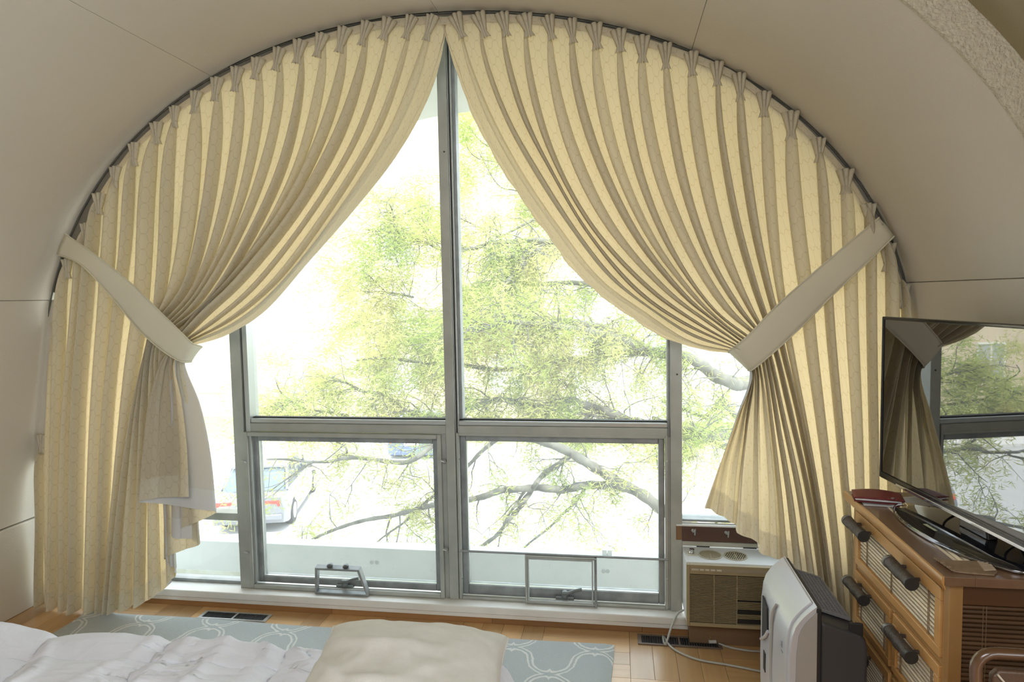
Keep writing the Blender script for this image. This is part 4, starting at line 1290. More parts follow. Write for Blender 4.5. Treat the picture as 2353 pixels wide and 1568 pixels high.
# local +y: for direction far->near = (.12,-.99): left normal = (.99,.12) -> +y points to the wall, screen faces -y
def tbox(b, x0, x1, y0, y1, z0, z1): return b.box(x0, x1, y0, y1, z0, z1)
bz_ = .011
tvb('screen', (-Lh + bz_, Lh - bz_, .0, .004, h0 + .022, h1 - bz_), scr_m, bevel=.0005)
b = MB(); tbox(b, -Lh, -Lh + bz_, -.004, .02, h0, h1); tbox(b, Lh - bz_, Lh, -.004, .02, h0, h1); tbox(b, -Lh + bz_, Lh - bz_, -.004, .02, h1 - bz_, h1); tbox(b, -Lh + bz_, Lh - bz_, -.006, .02, h0, h0 + .022)
o = b.build('bezel', black, bevel=.003); o.parent = tv
tvb('chrome_trim', (-Lh + .12, Lh, -.010, -.004, h0 - .002, h0 + .009), chrome, bevel=.002)
o = MB().prism([(-Lh + .01, h0 + .01), (Lh - .01, h0 + .01), (Lh - .01, h1 - .01), (-Lh + .01, h1 - .01)], .006, .022, lambda a, c, d: (a, d, c)).build('back_cover', black, bevel=.004); o.parent = tv
o = MB().prism([(-.36, h0 + .03), (.36, h0 + .03), (.30, h1 - .12), (-.30, h1 - .12)], .022, .055, lambda a, c, d: (a, d, c)).build('rear_housing', black, bevel=.008); o.parent = tv
# stand: oval glossy foot and neck
T = Matrix.Translation((-.06, -.012, 0)) @ Matrix.Diagonal((.285, .115, 1, 1))
o = MB().lathe([(.96, .0006), (1.0, .004), (1.0, .008), (.97, .013), (.80, .017), (.0001, .019)], T, 48).build('stand_foot', pbr('stand_gloss', (.012, .012, .016), .06, coat=1), smooth=35); o.parent = tv
o = MB().lathe([(1.003, .003), (1.008, .006), (1.003, .009)], T, 48, cap=False).build('foot_trim', chrome, smooth=60); o.parent = tv
o = MB().prism([(-.10, .016), (.03, .016), (.01, h0 + .05), (-.08, h0 + .05)], .012, .045, lambda a, c, d: (a, d, c)).build('stand_neck', black, bevel=.006); o.parent = tv
o = MB().box(-.115, -.055, -.085, -.060, .0170, .0176).build('sticker', pbr('sticker_green', (.55, .62, .42), .5)); o.parent = tv
for pts in ([(-.16, .07, .16), (-.17, .085, .08), (-.13, .08, .022), (-.08, .08, .05), (-.09, .07, .16)], [(.02, .07, .17), (.0, .09, .08), (.05, .085, .022), (.10, .08, .06), (.09, .07, .17)], [(-.28, .06, .17), (-.27, .08, .06), (-.20, .10, .006), (-.05, .12, .006), (.10, .12, .006)]):
    o = MB().tube([tuple(q) for q in catmull(pts, 30)], .004, 6).build('cable', pbr('cable_black', (.02, .02, .02), .5), smooth=60); o.parent = tv

# ------------------------------------------------------------------ small things on the dresser
red = pbr('red_leather', (.20, .028, .030), .5, bump=.3, bscale=400)
pz = DZ + .0045
pa = Vector((.888, 2.462, 0))
ph = thing('phone_case', 'dark red leather phone wallet lying on the far end of the dresser', 'phone case', (pa.x, pa.y, pz), (0, 0, math.radians(-12)))
ORG[ph.name] = Vector((0, 0, 0))
def loc(b, name, m_, par, **k):
    o = b.build(name, m_, **k); o.parent = par; return o
L_, W_ = .155, .085
loc(MB().box(-L_ / 2, L_ / 2, -W_ / 2, W_ / 2, .0005, .0035), 'back_flap', red, ph, bevel=.0015)
n = 12; gg = np.zeros((n, 8, 3))
for i in range(n):
    for j in range(8):
        s, q = i / (n - 1), j / 7
        gg[i, j] = (-L_ / 2 + L_ * s, -W_ / 2 + W_ * q, .015 + .006 * math.sin(PI * s) * (.4 + q) + .004 * q)
o = loc(MB().grid(gg), 'front_flap', red, ph, smooth=180); mo = o.modifiers.new('t', 'SOLIDIFY'); mo.thickness = .003
loc(MB().box(-L_ / 2 + .004, L_ / 2 - .006, W_ / 2 - .003, W_ / 2 + .001, .001, .020), 'spine', red, ph, bevel=.0015)
loc(MB().box(-L_ / 2 + .004, L_ / 2 - .008, -W_ / 2 + .003, W_ / 2 - .006, .0045, .0125), 'phone', pbr('phone_white', (.62, .62, .64), .25, metal=.3), ph, bevel=.003)
loc(MB().box(L_ / 2 - .05, L_ / 2 - .022, -W_ / 2 - .004, -W_ / 2 + .02, .0165, .0195), 'strap', red, ph, bevel=.001)
loc(MB().lathe([(.0001, .0195), (.006, .0195), (.006, .0212), (.0001, .022)], Matrix.Translation((L_ / 2 - .036, -W_ / 2 + .01, 0)), 12), 'snap', steel, ph, smooth=40)
paper = pbr('paper_white', (.62, .63, .66), .7)
for k, (lab, a_, dx, zz, s) in enumerate((('white sheet of paper under the red phone wallet', -8, .0, DZ + .0008, .19), ('folded white letter sticking out beside the red phone wallet', 14, .055, DZ + .0024, .15))):
    c, n_ = math.radians(a_), 8
    gg = np.zeros((n_, n_, 3))
    for i in range(n_):
        for j in range(n_):
            lx, ly = (i / (n_ - 1) - .5) * s, (j / (n_ - 1) - .5) * .115
            gg[i, j] = (0.928 + dx + lx * math.cos(c) - ly * math.sin(c), 2.452 + lx * math.sin(c) + ly * math.cos(c), zz + (.004 * max(0, lx / s - .1) ** 2 if k else 0))
    o = MB().grid(gg).build('paper_sheet', paper, smooth=180, origin=(.93 + dx, 2.452, DZ))
    mo = o.modifiers.new('t', 'SOLIDIFY'); mo.thickness = .0008; mo.offset = 1
    tag(o, lab, 'paper', 'papers under the phone wallet')
# torn corrugated cardboard
card = pbr('cardboard', (.33, .235, .145), .8, noise=((.26, .18, .11), 40, 4))
cb = thing('cardboard_scrap', 'torn piece of brown corrugated cardboard at the near end of the dresser', 'cardboard', (.91, 1.87, DZ))
P4_ = [atz(px_, py_, DZ) for px_, py_ in ((2152, 1289), (2164, 1297), (2172, 1304), (2182, 1307), (2190, 1316), (2222, 1320), (2285, 1325), (2292, 1318), (2284, 1306), (2278, 1300), (2268, 1294), (2250, 1293), (2200, 1292))]
MB().prism([(p_.x, p_.y) for p_ in P4_], DZ + .0008, DZ + .0045, lambda a, c, d: (a, c, d)).build('sheet', card, cb, bevel=.0004)
b = MB()
q0, q1, q2, q3 = atz(2245, 1295, DZ), atz(2268, 1295, DZ), atz(2289, 1319, DZ), atz(2262, 1318, DZ)
for k in range(8):
    s = (k + .5) / 8
    a_, c_ = q0.lerp(q3, s), q1.lerp(q2, s)
    b.tube([(a_.x, a_.y, DZ + .0058), (c_.x, c_.y, DZ + .0065 + random.uniform(0, .003))], .0026, 6)
b.build('exposed_flute', pbr('cardboard_light', (.46, .36, .25), .8), cb, smooth=60)
b = MB()
for k in range(9):
    a_ = atz(2152 + 38 * k / 8, 1289 + 27 * k / 8, DZ)
    b.box(a_.x - .006, a_.x + .004, a_.y - .004, a_.y + .004, DZ + .0046, DZ + .006 + random.uniform(0, .004))
b.build('torn_edge', card, cb, bevel=.001)

# ------------------------------------------------------------------ bed with duvet and cushion
duv_m = pbr('duvet_white', (.78, .80, .88), .8, spec=.2, bump=.12, bscale=500)
bed = thing('bed', 'low bed under a rumpled white duvet', 'bed', (-1.25, .75, 0))
bx('mattress', (-2.25, -.28, -.20, 1.60, .30, .56), pbr('mattress_white', (.72, .71, .70), .8), bed, bevel=.04, seg=4)
bx('base', (-2.23, -.30, -.18, 1.58, .12, .30), pbr('bed_base', (.30, .28, .26), .8), bed, bevel=.01)
for xx in (-2.18, -.42):
    for yy in (-.12, 1.46):
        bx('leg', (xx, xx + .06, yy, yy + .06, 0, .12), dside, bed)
nu, nv = 260, 240
xs = np.linspace(-2.40, -.20, nu); ysd = np.linspace(.25, 1.80, nv)
XX, YY = np.meshgrid(xs, ysd, indexing='ij')
def vnoise(x, y, seed):
    r_ = np.random.default_rng(seed); G = r_.uniform(-1, 1, (64, 64))
    xi, yi = np.floor(x).astype(int), np.floor(y).astype(int); fx, fy = x - xi, y - yi
    fx = fx * fx * (3 - 2 * fx); fy = fy * fy * (3 - 2 * fy)
    g_ = lambda a, c: G[a % 64, c % 64]
    return (g_(xi, yi) * (1 - fx) + g_(xi + 1, yi) * fx) * (1 - fy) + (g_(xi, yi + 1) * (1 - fx) + g_(xi + 1, yi + 1) * fx) * fy
wob = .035 * vnoise(XX * 4, YY * 4, 1)
qx, qy = (XX + wob + .28 * (YY - 1)) / .36, (YY + .05 * vnoise(XX * 3, YY * 3, 2) - .10 * XX) / .34
puff = (np.abs(np.sin(PI * qx)) ** .45) * (np.abs(np.sin(PI * qy)) ** .45)
Zd = .606 + .038 * puff
Zd += .014 * vnoise(XX * 3 + 7, YY * 3, 3)
# long soft wrinkles with sharp crests
for f_, am, dr_, sd in ((3.6, .024, .45, 11), (5.5, .020, -.55, 12), (9, .014, .95, 13), (14, .012, .15, 14), (22, .008, -.25, 15), (31, .004, .6, 16)):
    ph_ = f_ * (XX * math.sin(dr_) + YY * math.cos(dr_)) + 1.3 * vnoise(XX * 2.3, YY * 2.3, sd) + .35 * vnoise(XX * 7, YY * 7, sd + 5)
    rg = (1 - np.abs(np.sin(PI * ph_))) ** 2.2
    Zd += am * rg * np.clip(vnoise(XX * 2.6 + sd, YY * 2.6, sd + 40) * 1.3 + .35, 0, 1)
# far hem bulges, then drops to the mattress side
edge = 1.70 + .018 * vnoise(XX * 3, XX * 0 + .5, 9) 
kk_ = 0
k = np.clip((YY - (edge - .10)) / .17, 0, 1)
Zd = Zd * (1 - k ** 2.2) + (.598 - .34 * k ** 2) * k ** 2.2
k2 = np.clip((XX - (-.34)) / .12, 0, 1)
Zd -= .30 * k2 ** 2
gd = np.stack([XX, YY - .03 * np.clip(k - .6, 0, 1), Zd], 2)
t = duv_m.node_tree
p = [n for n in t.nodes if n.type == 'BSDF_PRINCIPLED'][0]
tcn = N(t, 'ShaderNodeTexCoord'); hs_ = []
for sc_, st_ in (((3, 11, 5), .9), ((12, 4, 5), .8), ((9, 14, 9), .3)):
    mp = N(t, 'ShaderNodeMapping'); mp.inputs['Scale'].default_value = sc_; mp.inputs['Rotation'].default_value = (0, 0, .5 if sc_[0] < 10 else .2)
    t.links.new(tcn.outputs['Object'], mp.inputs[0])
    nz = N(t, 'ShaderNodeTexNoise'); nz.inputs['Scale'].default_value = 1.0; nz.inputs['Detail'].default_value = 3; nz.inputs['Distortion'].default_value = 1.2
    t.links.new(mp.outputs[0], nz.inputs[0])
    hs_.append(M_(t, 'MULTIPLY', M_(t, 'ABSOLUTE', M_(t, 'SUBTRACT', nz.outputs[0], .5)), -st_))
bp = N(t, 'ShaderNodeBump'); bp.inputs['Strength'].default_value = .4; bp.inputs['Distance'].default_value = .018
t.links.new(M_(t, 'ADD', M_(t, 'ADD', hs_[0], hs_[1]), hs_[2]), bp.inputs['Height']); t.links.new(bp.outputs[0], p.inputs['Normal'])
o = MB().grid(gd).build('duvet', duv_m, smooth=180, origin=(-1.3, 1.0, .56), fix=True)
mo = o.modifiers.new('t', 'SOLIDIFY'); mo.thickness = .02; mo.offset = -1
tag(o, 'rumpled white quilted duvet spread over the bed', 'duvet')
# cushion
cush_m = pbr('cream_fleece', (.76, .745, .69), .95, spec=.1, bump=.5, bscale=700, noise=((.73, .715, .66), 30, 4))
def cushion():
    n = 70
    u = np.linspace(-1, 1, n)
    U, V = np.meshgrid(u, u, indexing='ij')
    th = (np.clip(1 - U ** 2, 0, 1) ** .5) * (np.clip(1 - V ** 2, 0, 1) ** .5)
    pinch = 1 - .07 * (1 - U ** 2) * np.abs(V) ** 3 - 0
    A = .237
    Xc = A * U * (1 - .075 * (1 - V ** 2) * np.abs(U) ** 4) ; Yc = A * V * (1 - .075 * (1 - U ** 2) * np.abs(V) ** 4)
    wr_ = np.zeros_like(U)
    # broad folds from the upper-left corner
    d1 = (U * .5 + V * .86)
    wr_ += .016 * np.exp(-((d1 - .05 - .25 * np.sin(U * 2.2)) / .085) ** 2) * np.clip(.6 - U, 0, 1)
    wr_ += .012 * np.exp(-((d1 + .45 - .2 * np.sin(U * 3)) / .07) ** 2) * np.clip(.5 - U, 0, 1)
    wr_ += .006 * vnoise(U * 4 + 9, V * 4, 31) + .003 * vnoise(U * 10, V * 10, 33)
    top = np.stack([Xc, Yc, .088 * th ** .8 + wr_ * th ** .5], 2)
    bot = np.stack([Xc, Yc, -.062 * th ** .8], 2)
    return top, bot
cu = thing('cushion', 'cream fleece cushion lying on the near corner of the duvet', 'cushion', (-.50, 1.455, .697), (0, math.radians(4.5), math.radians(8)))
ORG[cu.name] = Vector((0, 0, 0))
tp, bt_ = cushion()
loc(MB().grid(tp), 'cover_top', cush_m, cu, smooth=180)
loc(MB().grid(bt_), 'cover_underside', cush_m, cu, smooth=180)
per_ = [tuple(tp[i, 0]) for i in range(70)] + [tuple(tp[69, j]) for j in range(1, 70)] + [tuple(tp[i, 69]) for i in range(68, -1, -1)] + [tuple(tp[0, j]) for j in range(68, 0, -1)]
loc(MB().tube(per_ + per_[:1], .0025, 6), 'seam', cush_m, cu, smooth=60)

# ------------------------------------------------------------------ chair at the near right
ch_w = wood('chair_walnut', (.11, .055, .026), (.07, .033, .016), axis=0, scale=.9, rough=.25, coat=.5)
leath = pbr('chair_leather', (.10, .055, .032), .4, bump=.2, bscale=300)
cy = 1.45
tl = at(2247, 1503, cy)
cx0_, cx1_ = tl.x + .012, tl.x + .012 + .43
chz = tl.z - .012
ch = thing('wooden_chair', 'dark wooden chair with a rounded frame back beside the dresser', 'chair', ((cx0_ + cx1_) / 2, 1.25, 0))
rr = .035
pth = [(cx0_, cy, .42)]
for k in range(7):
    a = PI - PI / 2 * k / 6; pth.append((cx0_ + rr + rr * math.cos(a), cy + .03, chz - rr + rr * math.sin(a)))
for k in range(7):
    a = PI / 2 - PI / 2 * k / 6; pth.append((cx1_ - rr + rr * math.cos(a), cy + .03, chz - rr + rr * math.sin(a)))
pth.append((cx1_, cy, .42))
MB().tube(pth, .0125, 10).build('back_frame', ch_w, ch, smooth=60)
MB().prism([(cx0_ + .022, .50), (cx1_ - .022, .50), (cx1_ - .022, chz - .040), (cx1_ - .035, chz - .026), (cx0_ + .035, chz - .026), (cx0_ + .022, chz - .040)], cy + .010, cy + .030, fnp).build('back_panel', leath, ch, bevel=.006)
MB().tube([(cx0_ + .03, cy + .008, chz - .034), (cx0_ + .20, cy + .006, chz - .24)], .0022, 6).build('piping', pbr('piping_cream', (.6, .55, .45), .6), ch)
MB().box(cx0_ + .0, cx1_, cy - .44, cy + .02, .41, .46).build('seat', leath, ch, bevel=.015, seg=3)
bx('seat_rail', (cx0_, cx1_, cy - .43, cy + .02, .37, .412), ch_w, ch)
for xx in (cx0_, cx1_):
    MB().tube([(xx, cy, .42), (xx, cy + .02, .2), (xx, cy + .05, 0)], [.017, .016, .013], 10).build('leg', ch_w, ch, smooth=60)
    MB().tube([(xx, cy - .41, .42), (xx, cy - .42, 0)], [.017, .013], 10).build('leg', ch_w, ch, smooth=60)
# ------------------------------------------------------------------ outside
GZ = -4.1
conc = pbr('parapet_concrete', (.52, .54, .525), .8, noise=((.48, .50, .485), 6, 5), bump=.15, bscale=150)
bal = structure('balcony_floor')
bx('slab', (-6.5, 4.5, 3.35, 4.45, -.62, -.375), pbr('balcony_concrete', (.50, .50, .42), .85, noise=((.40, .40, .30), 5, 5)), bal, bevel=0)
bx('outer_wall', (-6.5, 4.5, 3.31, 3.34, GZ, -.05), conc, bal, bevel=0)
par = structure('wall_parapet')
bx('parapet', (-6.5, 4.5, 4.30, 4.42, -.374, -.118), conc, par, bevel=.004)
bx('stain_band', (-6.5, 4.5, 4.2985, 4.30, -.374, -.335), pbr('damp_stain', (.40, .40, .28), .9, noise=((.58, .59, .52), 9, 5)), par, bevel=0)
speck = MB()
rs_ = np.random.default_rng(3)
for k in range(220):
    x, z = rs_.uniform(-2.4, .5), rs_.uniform(-.33, -.13)
    r_ = rs_.uniform(.001, .0022); speck.box(x - r_, x + r_, 4.2992, 4.30, z - r_, z + r_)
tag(speck.build('speck', pbr('speck_grey', (.30, .32, .33), .9), par), kind='stuff')
drain = pbr('drain_grey', (.30, .31, .30), .8)
for q in ((854, 1293), (866, 1293), (1387, 1313), (1396, 1313)):
    w = at(*q, 4.30)
    MB().lathe([(.0001, 0), (.012, 0), (.014, .004), (.0001, .005)], Matrix.Translation((w.x, 4.301, w.z)) @ Matrix.Rotation(PI / 2, 4, 'X'), 14).build('bolt', drain, par, smooth=40)
w = at(1395, 1262, 4.36)
ub = thing('utility_box', 'small pale grey twin box on top of the balcony parapet', 'box', (w.x, 4.36, -.118))
for s in (-.017, .017): bx('box', (w.x + s - .015, w.x + s + .015, 4.34, 4.38, -.118, -.082), pbr('utility_grey', (.55, .55, .52), .7), ub, bevel=.002)

ground = structure('ground')
road_m = pbr('sunlit_asphalt', (.52, .51, .49), .9, noise=((.46, .45, .43), .6, 6))
b = MB().box(-70, 60, 3.4, 120, GZ - .2, GZ); b.build('road', road_m, ground)
bx('pavement', (-70, 60, 8.4, 11.2, GZ, GZ + .12), pbr('pavement_pale', (.66, .64, .60), .9), ground, bevel=.01)
bx('pavement', (-70, 60, 21.5, 24.6, GZ, GZ + .12), pbr('pavement_far', (.66, .64, .60), .9), ground, bevel=.01)
bx('lawn', (-70, 60, 24.6, 29.4, GZ, GZ + .13), pbr('lawn_green', (.30, .38, .12), .95, noise=((.40, .46, .18), 3, 5)), ground, bevel=0)

# buildings over the road
def building(label, x0, x1, y0, y1, h, wall_m, rows, colsn, wy, roof_m):
    r = thing('building', label, 'building', ((x0 + x1) / 2, (y0 + y1) / 2, GZ))
    bx('wall', (x0, x1, y0, y1, GZ, GZ + h), wall_m, r, bevel=0)
    bx('roof', (x0 - .4, x1 + .4, y0 - .4, y1 + .4, GZ + h, GZ + h + .35), roof_m, r, bevel=.02)
    fm = pbr('window_frame_white', (.72, .68, .60), .7); gm_ = pbr('far_window_glass', (.42, .42, .42), .6, spec=.1)
    pf = pp = None
    for i in range(rows):
        for j in range(colsn):
            xc = x0 + (x1 - x0) * (j + .5) / colsn; zc = GZ + 1.0 + i * 3.0 + 1.1
            if pf is None:
                b_ = MB()
                for a in ((xc - .8, xc - .7, zc - .9, zc + .9), (xc + .7, xc + .8, zc - .9, zc + .9), (xc - .7, xc + .7, zc - .9, zc - .8), (xc - .7, xc + .7, zc + .8, zc + .9), (xc - .04, xc + .04, zc - .8, zc + .8)):
                    b_.box(a[0], a[1], y0 - .08, y0 + .02, a[2], a[3])
                pf = b_.build('window', fm, r); x_, z_ = xc, zc
                pp = MB().box(xc - .7, xc + .7, y0 - .03, y0 + .01, zc - .8, zc + .8).build('pane', gm_, pf)
            else:
                o = dup(pf); o.location = (xc - x_, 0, zc - z_)
                p_ = dup(pp, o); p_.location = (0, 0, 0)
    return r
tan_ = pbr('tan_stucco', (.62, .50, .37), .9, noise=((.58, .46, .34), .5, 4))
cream_ = pbr('cream_stucco', (.70, .66, .58), .9)
roofm = pbr('roof_grey', (.30, .28, .27), .8)
building('tan stuccoed house across the road behind the tree', -32, -2.6, 30, 40, 17.5, tan_, 5, 6, 0, roofm)

# cars
def car(label, loc_, rz, paint, kind='sedan'):
    r = thing('car', label, 'car', loc_, (0, 0, rz), group='cars parked on the road'); ORG[r.name] = Vector((0, 0, 0))
    # local: x forward, length 4.5
    def side(prof, hw):  # loft: prof list of (x, z_low, z_high, halfwidth)
        b_ = MB(); n = len(prof)
        for x, zl, zh, w_ in prof:
            b_.v += [(x, -w_, zl), (x, -w_ * 1.02, (zl + zh) / 2), (x, -w_ * .93, zh), (x, w_ * .93, zh), (x, w_ * 1.02, (zl + zh) / 2), (x, w_, zl)]
        for i in range(n - 1):
            for j in range(6):
                j2 = (j + 1) % 6; b_.f.append((i * 6 + j, i * 6 + j2, (i + 1) * 6 + j2, (i + 1) * 6 + j))
        b_.f.append(tuple(range(6))); b_.f.append(tuple((n - 1) * 6 + j for j in reversed(range(6))))
        return b_
    o = loc(side([(-2.25, .38, .72, .70), (-2.2, .28, .90, .82), (-1.9, .22, .97, .87), (-1.2, .2, .98, .89), (0, .2, .95, .90), (.9, .2, .92, .89), (1.6, .22, .82, .87), (2.1, .26, .70, .80), (2.25, .34, .58, .66)], 1), 'body', paint, r, smooth=50)
    gl_ = pbr('car_glass', (.10, .13, .16), .05)
    x0, x1, x2, x3 = (-1.75, -1.05, .25, 1.05) if kind == 'sedan' else (-2.1, -1.85, .35, 1.05)
    o = loc(side([(x0, .93, .97, .80), (x1, .93, 1.40, .68), ((x1 + x2) / 2, .93, 1.46, .67), (x2, .93, 1.41, .68), (x3, .90, .95, .80)], 1), 'cabin', gl_, r, smooth=30)
    o = loc(side([(x1 - .08, 1.385, 1.43, .67), ((x1 + x2) / 2, 1.43, 1.485, .665), (x2 + .05, 1.38, 1.43, .67)], 1), 'roof', paint, r, smooth=50)
    for s in (-1, 1):
        b_ = MB()
        for a, c in (((x0 + .02, .95), (x1, 1.41)), ((x2, 1.42), (x3, .93)), (((x1 + x2) / 2 - .05, .95), ((x1 + x2) / 2, 1.45))):
            b_.tube([(a[0], s * .815, a[1]), (c[0], s * .68, c[1])], .035, 6)
        loc(b_, 'pillar', paint, r, smooth=60)
        loc(MB().box(-2.24, -2.02, s * .56 - .2, s * .56 + .22, .68, .84), 'tail_light', pbr('tail_red', (.75, .03, .02), .3), r, bevel=.03)
        loc(MB().box(2.0, 2.2, s * .55 - .18, s * .55 + .18, .56, .68), 'headlight', pbr('headlamp', (.8, .8, .8), .2), r, bevel=.03)
        loc(MB().box(.55, .72, s * .9 - .12, s * .9 + .12, .93, 1.04), 'mirror', paint, r, bevel=.03)
        for xw in (-1.35, 1.38):
            T = Matrix.Translation((xw, s * .80, .32)) @ Matrix.Rotation(PI / 2, 4, 'X')
            loc(MB().lathe([(.20, -.11), (.32, -.10), (.32, .10), (.20, .11)], T, 22), 'tyre', pbr('tyre', (.03, .03, .03), .8), r, smooth=40)
            loc(MB().lathe([(.0001, -.118), (.20, -.112), (.20, .112), (.0001, .118)], T, 22), 'rim', pbr('rim', (.6, .6, .62), .3, metal=.8), r, smooth=40)
    loc(MB().box(-2.27, -2.20, -.26, .26, .60, .73), 'number_plate', pbr('plate', (.8, .8, .8), .5), r, bevel=.005)
    loc(MB().box(-2.30, -2.1, -.80, .80, .36, .52), 'bumper', paint, r, bevel=.04)
    return r
silver = pbr('car_silver', (.20, .21, .23), .25, metal=.5, coat=.6)
corner = atz(655, 1228, GZ)
hd = math.radians(105)
fw, rt = Vector((math.cos(hd), math.sin(hd), 0)), Vector((math.sin(hd), -math.cos(hd), 0))
cpos = corner + fw * 2.25 - rt * .85
car('silver saloon car with red tail lights parked beyond the parapet', (cpos.x, cpos.y, GZ), hd, silver)
c2 = atz(915, 1078, GZ)
car('dark blue car parked further off, between the branches', (c2.x, c2.y + 3.0, GZ), math.radians(96), pbr('car_blue', (.10, .15, .34), .25, metal=.3, coat=.6), 'wagon')

# tree: trunk to the right behind the curtain, limbs reaching left across the window
bark = pbr('bark_grey', (.12, .115, .095), .9, noise=((.18, .175, .14), 9, 5), bump=.5, bscale=40)
mt, t, out = newmat('oak_leaf')
oi = N(t, 'ShaderNodeTexCoord'); nz = N(t, 'ShaderNodeTexNoise'); nz.inputs['Scale'].default_value = 1.7; t.links.new(oi.outputs['Object'], nz.inputs[0])
rp = N(t, 'ShaderNodeMapRange'); rp.inputs[1].default_value = .38; rp.inputs[2].default_value = .62; t.links.new(nz.outputs[0], rp.inputs[0])
lc = mixc(t, rp.outputs[0], (.39, .49, .12), (.60, .57, .23))
df = N(t, 'ShaderNodeBsdfDiffuse'); tr_ = N(t, 'ShaderNodeBsdfTranslucent'); mx = N(t, 'ShaderNodeMixShader'); mx.inputs[0].default_value = .45
t.links.new(lc, df.inputs[0]); t.links.new(lc, tr_.inputs[0]); t.links.new(df.outputs[0], mx.inputs[1]); t.links.new(tr_.outputs[0], mx.inputs[2]); t.links.new(mx.outputs[0], out.inputs[0])
leaf_m = mt
trunk_base = Vector((4.6, 10.2, GZ))
tree = thing('tree', 'leafy oak whose limbs reach from the right across the window view', 'tree', trunk_base)
fork = Vector((4.4, 9.6, -.6))
MB().tube([tuple(q) for q in catmull([trunk_base, (4.55, 10.0, -2.4), fork, (4.1, 9.3, 1.2), (3.5, 9.2, 3.2), (3.0, 9.4, 5.2)], 24)], [.36 - .010 * k for k in range(24)], 14).build('trunk', bark, tree, smooth=60)
